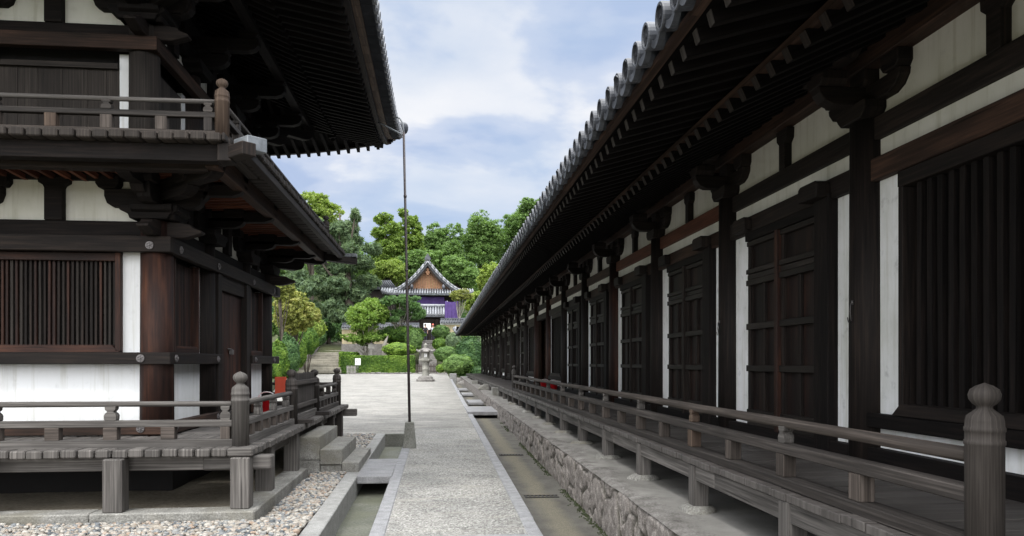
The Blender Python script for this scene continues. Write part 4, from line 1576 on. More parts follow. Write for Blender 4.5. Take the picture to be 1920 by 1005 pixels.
mb = MB().box(-8.6, -2.02, 7.50, 7.62, .56, .703); tp_(mb, 'edge_beam', M['grey'], .006, parent=dk)
mb = MB().box(-2.24, -1.60, 7.42, 7.60, .565, .70); tp_(mb, 'beam_end', M['grey'], .015, parent=dk)
mb = MB().box(-2.02, -1.90, 7.60, 14.9, .56, .703); tp_(mb, 'edge_beam', M['grey'], .006, parent=dk)
mb = MB().box(-2.24, -1.56, 14.72, 14.86, .565, .70); tp_(mb, 'beam_end', M['grey'], .012, parent=dk)
for (x, y, mt) in ((-1.86, 7.36, 'grey'), (-3.0, 7.42, 'grey'), (-4.2, 7.42, 'grey'), (-5.4, 7.42, 'grey'), (-1.88, 8.42, 'grey'), (-1.88, 9.92, 'grey'), (-1.88, 11.95, 'grey'), (-1.88, 13.3, 'greyd'), (-1.88, 14.45, 'greyd')):
    zb = .215 if (x, y) == (-1.86, 7.36) else .19
    if x < -2: y = 7.335
    s_ = .175
    mb = MB().box(x - s_ / 2, x + s_ / 2, y - s_ / 2, y + s_ / 2, zb if x > -2 else .203, .702)
    tp_(mb, 'post', M[mt], .010, parent=dk)

# lower railing
NR = .083
def tpf(mb, name, mat, bevel=0, parent=None):
    return tp_(mb, name, mat, bevel, parent)
G, GD, BR = M['grey'], M['greyd'], M['brownrail']
lr = rail_set((-8.5, 7.54), (-1.92, 7.54), .815, 1.01, 1.20, .10, .085, .08, .065, .027, [G, G, G], tpf)
lr2 = rail_set((-1.92, 7.54), (-1.92, 10.12), .825, 1.01, 1.20, .10, .085, .08, .065, .030, [G, G, G], tpf)
lr3 = rail_set((-1.92, 11.97), (-1.92, 14.6), .825, 1.01, 1.20, .10, .085, .08, .065, .030, [GD, G, G], tpf)
lr4 = rail_set((-8.5, 14.6), (-1.92, 14.6), .825, 1.01, 1.20, .10, .085, .08, .065, .027, [GD, GD, GD], tpf)
for (y, top, par) in ((7.54, 1.515, lr), (10.12, 1.515, lr2), (11.97, 1.50, lr3), (14.6, 1.50, lr3)):
    tp_(newel(-1.92, y, TZ0 - .002, top, NR if y < 8 else NR * .93, 28), 'newel_post', G if y < 8 else GD, parent=par)
k = 0
x = -1.92 - .135
tp_(baluster(x, 7.54, 1.042, 1.18, 1.15, (1, 0)), 'baluster', G, .004, parent=lr)
tp_(MB().box(x - .045, x + .045, 7.50, 7.58, .857, .978), 'strut', BR, .004, parent=lr)
x = -2.59
k = 1
while x > -5.2:
    tp_(MB().box(x - .065, x + .065, 7.495, 7.585, .857, .978), 'strut', BR, .004, parent=lr)
    if k % 2 == 0:
        tp_(baluster(x, 7.54, 1.042, 1.18, 1.35, (1, 0)), 'baluster', G, .004, parent=lr)
    x -= .53; k += 1
for (ya, yb, par, mt) in ((7.54, 10.12, lr2, G), (11.97, 14.6, lr3, GD)):
    n_ = 7; st = (yb - ya) / n_
    for q in range(1, n_):
        y = ya + st * q
        tp_(MB().box(-1.96, -1.88, y - .05, y + .05, .867, .978), 'strut', BR if ya < 8 else GD, .004, parent=par)
        if q % 2 == 0 or q == 6:
            tp_(baluster(-1.92, y, 1.042, 1.175, 1.2), 'baluster', mt, .004, parent=par)
# gate of upright slats between the two middle posts
mb = MB()
y = 10.24
while y < 11.84:
    mb.box(-1.93 + random.uniform(-.003, .003), -1.905, y, y + .058, .90, 1.455 + random.uniform(-.006, .008))
    y += .068
gt = tp_(mb, 'slatted_gate', GD, .003)
mb = MB().box(-1.90, -1.86, 10.2, 11.88, 1.30, 1.36).box(-1.90, -1.86, 10.2, 11.88, .98, 1.04)
tp_(mb, 'gate_rail', GD, .004, parent=gt)
mb = MB().box(-1.97, -1.87, 10.21, 11.88, .79, .90); tp_(mb, 'threshold', G, .006, parent=gt)
for y in (10.22, 11.80):
    tp_(MB().box(-1.90, -1.66, y - .04, y + .12, .79, .845), 'stop_block', GD, .006, parent=gt)

# ---------------------------------------------------------------- upper storey
UZ = 3.83
bd = deck('balcony_floor', -3.2, BX, BY0, 9.0, BY1, UZ, .08, M['board'], cut=.40)
mb = MB().box(-8.6, -2.15, 7.60, 7.74, 3.58, 3.748); tp_(mb, 'edge_beam', M['darker'], .006, parent=bd)
mb = MB().box(-2.14, -2.0, 7.53, 7.72, 3.57, 3.745); tp_(mb, 'beam_end', M['dark'], .008, parent=bd)
mb = MB()                                              # hip-shaped corner beam in its metal cap
mb.bar((-2.7, 8.32, 3.66), (-1.80, 7.40, 3.66), .15, .13); tp_(mb, 'corner_beam', M['dark'], .008, parent=bd)
mb = MB()
A_, B_, C_, D_ = at(438, 0, 7.46), at(464, 0, 7.20), at(501, 0, 7.48), at(472, 0, 7.95)
def z_at(py, d): return H - (py - 680) / F * d
lo = [(A_, z_at(284, 7.46)), (B_, z_at(278, 7.20)), (C_, z_at(288, 7.48)), (D_, z_at(290, 7.9))]
hi = [(A_, z_at(262, 7.46)), (B_, z_at(252, 7.20)), (C_, z_at(261, 7.48)), (D_, z_at(256, 7.9))]
for p_, z_ in lo + hi: mb.v.append(Vector((p_.x, p_.y, z_)))
for fc in ((3, 2, 1, 0), (4, 5, 6, 7), (0, 1, 5, 4), (1, 2, 6, 5), (2, 3, 7, 6), (3, 0, 4, 7)): mb.face(fc, [(0, 0)] * 4, .5)
tp_(mb, 'metal_cap', M['zinc'], .008, parent=bd)
mb = MB(); mb.bar((-2.6, 14.5, 3.66), (-1.66, 15.42, 3.66), .15, .13); tp_(mb, 'corner_beam', M['dark'], .008, parent=bd)
mb = MB().box(-1.85, -1.62, 15.28, 15.44, 3.73, 3.80); tp_(mb, 'metal_cap', M['zinc'], .008, parent=bd)
mb = MB().box(BX - .11, BX - .03, 7.55, 15.25, 3.66, 3.748); tp_(mb, 'edge_board', M['dark'], .006, parent=bd)
ur = rail_set((-8.5, 7.75), (-2.15, 7.75), .045 + UZ, 4.075, 4.215, .09, .08, .07, .055, .024, [BR, GD, G], tpf)
ur2 = rail_set((-2.15, 7.75), (-2.15, 14.75), .045 + UZ, 4.075, 4.215, .09, .08, .07, .055, .024, [GD, G, G], tpf)
for (y, par) in ((7.75, ur), (14.75, ur2)):
    o = tp_(newel(-2.15, y, UZ - .002, 4.455, .070, 28), 'newel_post', M['fresh'] if y < 8 else GD, parent=par)
x = -2.15 - .13
tp_(baluster(x, 7.75, 4.103, 4.197, 1.1, (1, 0)), 'baluster', GD, .004, parent=ur)
tp_(MB().box(x - .04, x + .04, 7.71, 7.79, 3.915, 4.048), 'strut', GD, .004, parent=ur)
x = -2.73; k = 1
while x > -5.3:
    tp_(MB().box(x - .055, x + .055, 7.71, 7.79, 3.915, 4.048), 'strut', M['fresh'] if k == 3 else BR, .004, parent=ur)
    if k % 2 == 0:
        tp_(baluster(x, 7.75, 4.103, 4.197, 1.15, (1, 0)), 'baluster', GD, .004, parent=ur)
    x -= .52; k += 1
y = 8.3
while y < 14.5:
    tp_(MB().box(-2.19, -2.11, y - .05, y + .05, 3.915, 4.048), 'strut', GD, 0, parent=ur2)
    tp_(baluster(-2.15, y, 4.103, 4.197, 1.1), 'baluster', GD, 0, parent=ur2)
    y += .55

UX = [-3.38, -5.30, -7.22]; UY = [9.05, 10.55, 12.30, 13.75]
for i, x in enumerate(UX):
    for j, y in enumerate(UY):
        if i and j in (1, 2): continue
        tp_(MB().cyl(x, y, 3.7, 5.5, .172, .165, 24), 'column', M['board'] if i == 0 and j == 0 else M['dark'])
uf, us = UY[0] - .02, UX[0] + .02
for i in range(2):
    xa, xb = UX[i + 1] + .1, UX[i] - .1
    for bx_ in ((xb - .17, xb, uf, uf + .06, 3.9, 5.16), (xa, xa + .17, uf, uf + .06, 3.9, 5.16)):
        tp_(MB().box(*bx_), 'plaster_panel', M['plaster'])
    tp_(MB().box(xa, xb, uf, uf + .06, 5.46, 6.05), 'frieze_panel', M['plaster_old_shade'])
for j in (0, 2):
    for bx_ in ((us - .06, us, UY[j] + .1, UY[j] + .3, 3.9, 5.16), (us - .06, us, UY[j + 1] - .3, UY[j + 1] - .1, 3.9, 5.16)):
        tp_(MB().box(*bx_), 'plaster_panel', M['plaster'])
for j in range(3):
    tp_(MB().box(us - .06, us, UY[j] + .1, UY[j + 1] - .1, 5.46, 6.05), 'frieze_panel', M['plaster_old_shade'])
# vertical board shutters
for i in range(2):
    a, b_ = UX[i + 1] + .28, UX[i] - .28
    mb = MB(); x = a
    while x < b_ - .01:
        w_ = min(random.uniform(.2, .3), b_ - x)
        mb.box(x + .002, x + w_ - .002, uf + .01 + random.uniform(0, .004), uf + .04, 3.9, 5.02); x += w_
    mb.box(a, b_, uf - .04, uf - .0, 4.98, 5.04)
    tp_(mb, 'board_shutter', M['board'])
for j in (0, 2):
    a, b_ = UY[j] + .3, UY[j + 1] - .3
    mb = MB(); y = a
    while y < b_ - .01:
        w_ = min(.25, b_ - y); mb.box(us - .04, us - .01, y + .002, y + w_ - .002, 3.9, 5.1); y += w_
    tp_(mb, 'board_shutter', M['board'])
mb = MB().box(us - .05, us + .08, UY[1] + .1, UY[2] - .1, 3.85, 5.16); tp_(mb, 'upper_door', M['dark'], .005)
for (z0, z1, pr, nm, mt) in ((5.155, 5.315, .205, 'lintel_beam', 'beam'), (3.83, 3.97, .20, 'foot_beam', 'darker')):
    tp_(MB().box(-7.7, UX[0] + pr, UY[0] - pr, UY[0] - pr + .1, z0, z1), nm, M[mt], .006)
    tp_(MB().box(UX[0] + pr - .1, UX[0] + pr, UY[0] - pr + .101, UY[3] + .3, z0, z1), nm, M[mt], .006)
tp_(MB().box(-7.7, UX[0] + .03, UY[0] - .08, UY[0] + .02, 5.316, 5.475), 'head_beam', M['darker'], .005)
tp_(MB().box(UX[0] - .02, UX[0] + .08, UY[0] + .02, UY[3] + .3, 5.316, 5.475), 'head_beam', M['darker'], .005)
mb = MB(); nosing(mb, UX[0] + .10, UY[0] - .03, (1, 0), 5.315); nosing(mb, UX[0] + .03, UY[0] - .10, (0, -1), 5.315)
tp_(mb, 'beam_nosing', M['dark'], .008)
for i in range(2):
    tp_(fstrut((UX[i] + UX[i + 1]) / 2, uf - .03, (1, 0), 5.47, 6.0), 'frieze_strut', M['darker'], .004)
for j in range(3):
    tp_(fstrut(us + .03, (UY[j] + UY[j + 1]) / 2, (0, 1), 5.47, 6.0), 'frieze_strut', M['darker'], .004)
for i, j in ((0, 0), (1, 0), (2, 0), (0, 1), (0, 2), (0, 3)):
    mb = MB()
    if j == 0: tbracket(mb, UX[i], UY[0] - .04, (1, 0), 5.48)
    if i == 0: tbracket(mb, UX[0] + .04, UY[j], (0, 1), 5.48)
    ds = [(0, -1)] if j == 0 else ([(0, 1)] if j == 3 else [])
    if i == 0: ds.append((1, 0))
    if i == 0 and j == 0: ds.append((.7071, -.7071))
    if i == 0 and j == 3: ds.append((.7071, .7071))
    for d in ds:
        kk_ = 1.414 if abs(d[0]) not in (0, 1) else 1
        tarm(mb, UX[i], UY[j], d, 5.62, .55 * kk_); tarm(mb, UX[i], UY[j], d, 5.85, .95 * kk_)
    tp_(mb, 'bracket', M['darker'], .006)
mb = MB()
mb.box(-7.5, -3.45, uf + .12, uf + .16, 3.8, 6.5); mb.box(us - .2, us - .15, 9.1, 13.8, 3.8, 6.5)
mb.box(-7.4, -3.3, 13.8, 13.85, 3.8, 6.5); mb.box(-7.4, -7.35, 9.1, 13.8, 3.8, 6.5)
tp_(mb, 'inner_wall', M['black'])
tp_(MB().box(-8.4, -2.44, 8.05, 8.2, 6.08, 6.24), 'eave_purlin', M['darker'])
tp_(MB().box(-2.56, -2.42, 8.0, 14.8, 6.08, 6.24), 'eave_purlin', M['darker'])
tp_(MB().box(-8.4, -2.44, 14.62, 14.77, 6.08, 6.24), 'eave_purlin', M['darker'])

# ---------------------------------------------------------------- tower roof
TX0, TX1, TY0, TY1 = -9.8, -.80, 6.40, 16.40
TE = 6.12                                   # eave tile height between the corners
def tup(a):
    return .42 * max(0, 1 - a / 3.6) ** 2
def cornerdist(x, y):
    return max(0.0, min(y - TY0, TY1 - y))
WT = (TX1 - TX0) / 2
def tz(mm, s):
    "roof surface at distance mm in from the eave, s metres from the nearest corner"
    t_ = mm / WT
    return TE + 2.6 * (.65 * t_ + .35 * t_ * t_) + tup(s) * max(0, 1 - mm / 2.5)
mb = MB()
def surf_rows(side):
    n1 = 36
    def pt(i, j):
        mm = WT * j / 5
        if side in (0, 1):
            y = TY0 + (TY1 - TY0) * i / n1
            y = min(max(y, TY0 + mm), TY1 - mm); x = TX1 - mm if side == 0 else TX0 + mm
            s_ = min(y - TY0, TY1 - y)
        else:
            x = TX0 + (TX1 - TX0) * i / n1
            x = min(max(x, TX0 + mm), TX1 - mm); y = TY0 + mm if side == 2 else TY1 - mm
            s_ = min(x - TX0, TX1 - x)
        return (x, y, tz(mm, s_))
    mb.grid(pt, n1, 5, smooth=False, flip=side in (1, 2))
for sd_ in range(4): surf_rows(sd_)
def tile_row(p_edge, inn, s_, maxm, perp):
    pts = []
    for q in range(5):
        mm = maxm * q / 4
        pts.append((p_edge[0] + inn[0] * (mm - .03), p_edge[1] + inn[1] * (mm - .03), tz(mm, s_) + .015))
    mb.tube(pts, [.066] * 5, 10, 0)
    z = pts[0][2]; e = (p_edge[0] - inn[0] * .05, p_edge[1] - inn[1] * .05)
    mb.rings((e[0], e[1], z), (-inn[0], -inn[1], -.06), [(-.14, .066), (-.1, .076), (0, .080), (.006, .076), (.006, .062), (-.008, .06)], 14, 1)
    mb.rings((e[0], e[1], z), (-inn[0], -inn[1], -.06), [(-.0078, .0605), (-.006, .04), (-.004, .012)], 14, 0, close=True)
def lip_at(x, y, d, z):
    lip = []
    for q in range(7):
        a = -1 + q / 3; lip.append((a * .108, z + .05 * a * a - .01))
    for q in range(6, -1, -1):
        a = -1 + q / 3; lip.append((a * .108, z + .05 * a * a - .06 + .02 * a * a))
    mb.prism(lip, (x, y), d, .035, 0)
pitch_t = .243
y = TY0 + .12
while y < TY1 - .05:
    s_ = min(y - TY0, TY1 - y)
    tile_row((TX1, y), (-1, 0), s_, min(WT, s_), (0, 1))
    if y + pitch_t < TY1: lip_at(TX1 + .01, y + pitch_t / 2, (0, 1), tz(0, min(y + .12 - TY0, TY1 - y - .12)) - .03)
    y += pitch_t
for yy0, inn in ((TY0, (0, 1)), (TY1, (0, -1))):
    x = TX0 + .12
    while x < TX1 - .05:
        s_ = min(x - TX0, TX1 - x)
        tile_row((x, yy0), inn, s_, min(WT, s_), (1, 0))
        if x + pitch_t < TX1: lip_at(x + pitch_t / 2, yy0 - inn[1] * .01, (1, 0), tz(0, min(x + .12 - TX0, TX1 - x - .12)) - .03)
        x += pitch_t
for (cx_, cy_) in ((TX1, TY0), (TX1, TY1), (TX0, TY0), (TX0, TY1)):
    ex = (TX0 + TX1) / 2
    pts = []
    for q in range(8):
        t_ = q / 7; mm = WT * t_
        pts.append((cx_ + (ex - cx_) * t_, cy_ + (1 if cy_ == TY0 else -1) * mm, tz(mm, 0 if q == 0 else mm) + .07))
    mb.tube(pts, [.12] * 8, 10)
mb.tube([((TX0 + TX1) / 2, TY0 + WT - .2, tz(WT, WT) + .15), ((TX0 + TX1) / 2, TY1 - WT + .2, tz(WT, WT) + .15)], [.25, .25], 10)
troof = tp_(mb, 'roof', [M['tile'], M['tilelt']])
mb = MB()
cz = tz(0, 0) + .08
mb.tube([(TX1 - .35, TY1 - .35, cz + .02), (TX1 + .08, TY1 + .08, cz + .10)], [.10, .13], 12)
mb.lathe(TX1 - .05, TY1 - .05, [(.02, cz - .1), (.11, cz - .06), (.14, cz + .04), (.08, cz + .14), (.01, cz + .2)], 10)
tp_(mb, 'corner_ornament', M['tile'], parent=troof)

# underside: brown eave board, dark soffit, rafters
mb = MB(); mt_ = MB()
NB = 40
def eave_strip(mb_, off0, off1, z0, z1, fl):
    "strip parallel to the path-side and rear eaves"
    mb_.grid(lambda i, j: (TX1 - (off0 if j == 0 else off1), TY0 + .1 + (TY1 - .2 - TY0) * i / NB,
                           (z0 if j == 0 else z1) + tup(min((TY1 - TY0 - .2) * i / NB, (TY1 - TY0 - .2) * (1 - i / NB)))), NB, 1, smooth=False, flip=fl)
    mb_.grid(lambda i, j: (TX1 - .1 - (TX1 - .2 - TX0) * i / NB, TY1 - (off0 if j == 0 else off1),
                           (z0 if j == 0 else z1) + tup(min((TX1 - TX0 - .2) * i / NB, (TX1 - TX0 - .2) * (1 - i / NB)))), NB, 1, smooth=False, flip=fl)
# boards above the rafter tips, seen from below
n_b = 34
for q in range(34):
    ya = TY0 + .1 + (TY1 - TY0 - .2) * q / 34; yb = TY0 + .1 + (TY1 - TY0 - .2) * (q + 1) / 34
    za, zb = TE - .10 + tup(min(ya - TY0, TY1 - ya)), TE - .10 + tup(min(yb - TY0, TY1 - yb))
    mb.bar((TX1 - .225, ya + .003, za), (TX1 - .225, yb - .003, zb), .15, .03)
    mt_.bar((TX1 - .075, ya + .003, za + .02), (TX1 - .075, yb - .003, zb + .02), .145, .03)
for q in range(30):
    xa = TX0 + .1 + (TX1 - TX0 - .2) * q / 30; xb = TX0 + .1 + (TX1 - TX0 - .2) * (q + 1) / 30
    for yy in (TY1 - .165, TY0 + .165):
        mb.bar((xa + .003, yy, TE - .10 + tup(min(xa - TX0, TX1 - xa))), (xb - .003, yy, TE - .10 + tup(min(xb - TX0, TX1 - xb))), .20, .03)
tp_(mb, 'eave_board', M['fresh'])
tp_(mt_, 'under_tiles', M['tiledk'], parent=troof)
mb = MB()
for q in range(NB):
    ya = TY0 + .15 + (TY1 - TY0 - .3) * q / NB; yb = TY0 + .15 + (TY1 - TY0 - .3) * (q + 1) / NB
    mb.bar((TX1 - .30, ya, TE - .15 + tup(min(ya - TY0, TY1 - ya))), (TX1 - .30, yb + .002, TE - .15 + tup(min(yb - TY0, TY1 - yb))), .09, .09)
    xa = TX0 + .15 + (TX1 - TX0 - .3) * q / NB; xb = TX0 + .15 + (TX1 - TX0 - .3) * (q + 1) / NB
    for yy in (TY1 - .30, TY0 + .30):
        mb.bar((xa, yy, TE - .15 + tup(min(xa - TX0, TX1 - xa))), (xb + .002, yy, TE - .15 + tup(min(xb - TX0, TX1 - xb))), .09, .09)
tp_(mb, 'eave_beam', M['dark'])
mb = MB()
def soff(side, o0, z0, o1, z1):
    n1 = 30
    def pt(i, j):
        o_ = o0 if j == 0 else o1; z = z0 if j == 0 else z1
        if side == 0:
            y = TY0 + o_ + (TY1 - TY0 - 2 * o_) * i / n1; x = TX1 - o_; s_ = min(y - TY0, TY1 - y)
        elif side == 1:
            x = TX0 + o_ + (TX1 - TX0 - 2 * o_) * i / n1; y = TY1 - o_; s_ = min(x - TX0, TX1 - x)
        else:
            x = TX0 + o_ + (TX1 - TX0 - 2 * o_) * i / n1; y = TY0 + o_; s_ = min(x - TX0, TX1 - x)
        return (x, y, z + tup(s_) * max(0, 1 - o_ / 2.6))
    mb.grid(pt, n1, 1, smooth=False, flip=side != 1)
for sd_ in range(3):
    soff(sd_, .27, TE - .10, 1.25, TE + .10); soff(sd_, 1.25, TE - .0, 2.75, TE + .62)
    soff(sd_, 1.25, TE + .10, 1.26, TE - .0)
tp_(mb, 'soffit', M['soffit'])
# rafters on the path side and at the back
def rafter_set(side):
    rng_ = np.arange(TY0 + .45, TY1 - .35, .205) if side == 0 else np.arange(TX1 - .45, TX1 - 8.5, -.205)
    for v in rng_:
        s_ = min(v - TY0, TY1 - v) if side == 0 else min(TX1 - v, v - TX0)
        u_ = tup(s_)
        lim = min(1.35, max(.3, s_ - .02)) if True else 1.35
        f = lambda o_, z: ((TX1 - o_, v, z) if side == 0 else (v, TY1 - o_, z))
        k0 = 1 - .33 / 2.6
        mbq = MB().bar(f(.33, TE - .235 + u_ * k0), f(lim, TE - .235 + (lim - .33) * .20 + u_ * max(0, 1 - lim / 2.6)), .06, .085)
        tp_(mbq, 'flying_rafter', M['soffit'])
        if s_ > 1.25:
            lim = min(2.7, s_)
            mbq = MB().bar(f(1.2, TE - .10 + u_ * .5), f(lim, TE - .10 + (lim - 1.2) * .415), .065, .09)
            tp_(mbq, 'base_rafter', M['soffit'])
rafter_set(0); rafter_set(1)
mb = MB()
for q in range(NB):
    ya = TY0 + 1.2 + (TY1 - TY0 - 2.4) * q / NB; yb = TY0 + 1.2 + (TY1 - TY0 - 2.4) * (q + 1) / NB
    mb.bar((TX1 - 1.22, ya, TE - .01 + tup(min(ya - TY0, TY1 - ya)) * .5), (TX1 - 1.22, yb, TE - .01 + tup(min(yb - TY0, TY1 - yb)) * .5), .08, .06)
tp_(mb, 'rafter_batten', M['dark'])
for (cy_, s_) in ((TY1, -1), (TY0, 1)):
    mb = MB().bar((-3.2, cy_ + s_ * 2.5, TE + .42), (TX1 - .22, cy_ + s_ * .22, TE - .12 + tup(.25)), .15, .19)
    tp_(mb, 'hip_rafter', M['beam'], .008)
mb = MB().bar((TX1 - .34, TY1 - .34, TE + .06 + tup(.3)), (TX1 - .14, TY1 - .14, TE + .10 + tup(.1)), .17, .16)
tp_(mb, 'hip_cap', M['zinc'], .006)

# ================================================================== stone steps up to the tower gate
st = thing('stone_steps', 'three mossy granite steps leading up to the slatted gate of the drum tower', 'stone steps', loc=(-1.4, 11, .12))
for k, (x0, x1, z0, z1) in enumerate(((-1.84, -1.562, .30, .615), (-1.56, -1.275, .24, .44), (-1.273, -1.045, .03, .264))):
    mb = MB().box(x0 - (.1 if k else 0) * 0, x1, 10.16, 11.95, z0, z1)
    o = mb.build('step', M['step'], bevel=.012, seg=2); o.parent = st; o.matrix_parent_inverse = par_inv(st)
    o['label'] = ('top step', 'middle step', 'bottom step')[k]
mb = MB().box(-1.84, -1.562, 10.165, 11.94, .06, .298).box(-1.56, -1.275, 10.19, 11.93, .05, .238)
o = mb.build('footing', M['step'], bevel=.01); o.parent = st; o.matrix_parent_inverse = par_inv(st)

# ================================================================== lightning rod pipe
p0 = at(768, 836, 12.7); p1 = at(757, 232, 13.2)
lp = thing('lightning_conductor', 'tall thin brown conductor pipe standing in a tapered concrete block beside the path', 'conductor pole', loc=(p0.x, p0.y, g(p0.y)))
def sub(mb, name, mat, root, bevel=0, **k):
    o = mb.build(name, mat, bevel=bevel); o.parent = root; o.matrix_parent_inverse = par_inv(root); return o
b_ = MB(); zb = g(p0.y)
bb = len(b_.v)
mbx = MB().bar((p0.x, p0.y, zb - .05), (p0.x, p0.y, zb + .44), .235, .235, (0, 1, 0), 0, .62)
sub(mbx, 'concrete_block', M['concrete'], lp, .012)
mid_ = Vector((p0.x, p0.y, zb + .43))
pt2 = [mid_, mid_.lerp(p1, .3) + Vector((.0, 0, 0)), mid_.lerp(p1, .6), p1 + Vector((0, 0, -.15)), p1 + Vector((-.02, .03, .02)), p1 + Vector((-.07, .05, .11)), p1 + Vector((-.13, .08, .14))]
sub(MB().tube(pt2[:3] + pt2[3:4], [.024, .023, .022, .021], 12), 'pipe', M['pole'], lp)
sub(MB().tube(pt2[3:], [.017, .016, .015, .013], 10), 'bent_tip', M['zinc'], lp)
sub(MB().tube([p1 + Vector((-.01, 0, -.2)), Vector((TX1 - .25, p1.y + .2, TE - .22))], [.016, .016], 6), 'stay_bar', M['zinc'], lp)
for q in (.25, .5, .75):
    c_ = mid_.lerp(p1, q)
    sub(MB().tube([c_ - Vector((0, 0, .02)), c_ + Vector((0, 0, .02))], [.028, .028], 12), 'coupling', M['pole'], lp)

# ================================================================== red things on the tower veranda
c_ = at(528, 735, 14.0)
# placed on the veranda floor behind the railing
bx = thing('red_board', 'upright vermilion board standing on the tower veranda behind the gate post', 'board', loc=(-2.75, 13.2, TZ0))
sub(MB().box(-2.78, -2.59, 13.18, 13.22, TZ0 + .22, TZ0 + .57), 'panel', M['vermilion'], bx, .004)
sub(MB().box(-2.79, -2.76, 13.19, 13.215, TZ0, TZ0 + .22), 'leg', M['vermilion'], bx); sub(MB().box(-2.61, -2.58, 13.19, 13.215, TZ0, TZ0 + .22), 'leg', M['vermilion'], bx)
pail(-2.72, 12.3, TZ0, .13, .27, 'bright red bucket on the tower veranda in front of the vermilion board', 'red buckets on the tower veranda')
pail(-2.45, 12.9, TZ0, .10, .25, 'red bucket half hidden under the vermilion board', 'red buckets on the tower veranda')
# ================================================================== BACKGROUND
def sub2(mb, name, mat, root, bevel=0):
    return sub(mb, name, mat, root, bevel)


# -------- foliage
def leaves(lobes, nleaf, leaf, flat=1.0, up=.55, aspect=1.7, clump=.34, seed=0, tone=.5):
    "lobes: list of (centre, (rx, ry, rz)); returns V, F, rnd for leaf quads in clumps over each lobe"
    r_ = np.random.default_rng(seed)
    C_, S_, T_ = [], [], []
    tot = sum(a[1][0] * a[1][2] + a[1][1] * a[1][2] for a in lobes)
    for (c, rad) in lobes:
        n = max(30, int(nleaf * (rad[0] * rad[2] + rad[1] * rad[2]) / tot))
        rm = (rad[0] * rad[1] * rad[2]) ** (1 / 3)
        rc = clump * rm * .92
        ncl = max(16, int(30 / clump * .55))
        u = r_.normal(0, 1, (ncl, 3)); u /= np.linalg.norm(u, axis=1)[:, None]
        u *= (r_.uniform(.35, 1.0, ncl) ** .45)[:, None]
        cc = np.array(c)[None] + u * np.array(rad)[None]
        k = r_.integers(0, ncl, n)
        off = r_.normal(0, 1, (n, 3)); off /= np.linalg.norm(off, axis=1)[:, None]
        off *= (r_.random(n) ** .42)[:, None] * rc * r_.uniform(.6, 1.25, ncl)[k][:, None]
        off[:, 2] *= .62 * flat
        C_.append(cc[k] + off)
        nd = off / (rc + 1e-6) + np.array([0, 0, up]) + r_.normal(0, .55, (n, 3))
        S_.append(nd / np.linalg.norm(nd, axis=1)[:, None])
        T_.append(np.clip(tone + (r_.random(ncl) - .5)[k] * .5 + r_.normal(0, .16, n), 0, 1))
    P = np.concatenate(C_); N = np.concatenate(S_); T = np.concatenate(T_)
    n = len(P)
    a = np.cross(N, r_.normal(0, 1, (n, 3))); a /= np.linalg.norm(a, axis=1)[:, None]
    b = np.cross(N, a)
    s = leaf * r_.uniform(.65, 1.3, n)
    a *= (s / 2)[:, None] * aspect ** .5; b *= (s / 2)[:, None] / aspect ** .5
    V = np.stack([P - a, P + b * .9 - a * .1, P + a, P - b * .9 - a * .1], 1).reshape(-1, 3)
    Fq = np.arange(n * 4).reshape(-1, 4)
    return V, Fq, T


def lobes_round(c, rx, rz, n, seed, ry=None, spread=.62, lobe=.42):
    r_ = np.random.default_rng(seed); ry = ry or rx
    out_ = []
    for k in range(n):
        u = r_.normal(0, 1, 3); u /= np.linalg.norm(u)
        q = r_.uniform(.55, 1.0)
        s_ = lobe * r_.uniform(.7, 1.25)
        u[2] = u[2] * .9 + .1
        out_.append(((c[0] + u[0] * rx * spread * q, c[1] + u[1] * ry * spread * q, c[2] + u[2] * rz * spread * q), (rx * s_, ry * s_, rz * s_ * .85)))
    return out_


def tree(label, cat, lob, mat, base, nleaf, leaf, trunk_r=.25, bark='bark', name='tree', group=None, seed=1, limbs=True, lean=(0, 0), **kw):
    t_ = thing(name, label, cat, group, loc=base)
    V, Fq, T = leaves(lob, nleaf, leaf, seed=seed, **kw)
    o = raw_mesh('crown', V, Fq, T, M[mat], smooth=False, parent=t_)
    o.matrix_parent_inverse = par_inv(t_)
    mb = MB(); rr = random.Random(seed)
    top = Vector((sum(l[0][0] for l in lob) / len(lob), sum(l[0][1] for l in lob) / len(lob), max(l[0][2] for l in lob)))
    b0 = Vector(base)
    pts = [b0 + Vector((0, 0, -.3))]
    for q in range(1, 5):
        f = q / 4
        pts.append(b0.lerp(top, f) + Vector((rr.uniform(-.25, .25) + lean[0] * math.sin(f * 3.1), rr.uniform(-.25, .25), 0)) * (trunk_r * 2))
    mb.tube(pts, [trunk_r, trunk_r * .85, trunk_r * .65, trunk_r * .42, trunk_r * .12], 8)
    if limbs:
        for l in lob[:16]:
            c = Vector(l[0]); f = rr.uniform(.25, .8)
            p = pts[1].lerp(pts[3], f)
            m_ = p.lerp(c, .5) + Vector((0, 0, -.08 * (c - p).length))
            mb.tube([p, m_, c], [trunk_r * .4, trunk_r * .25, trunk_r * .07], 6)
    o = mb.build('trunk', M[bark]); o.parent = t_; o.matrix_parent_inverse = par_inv(t_)
    return t_


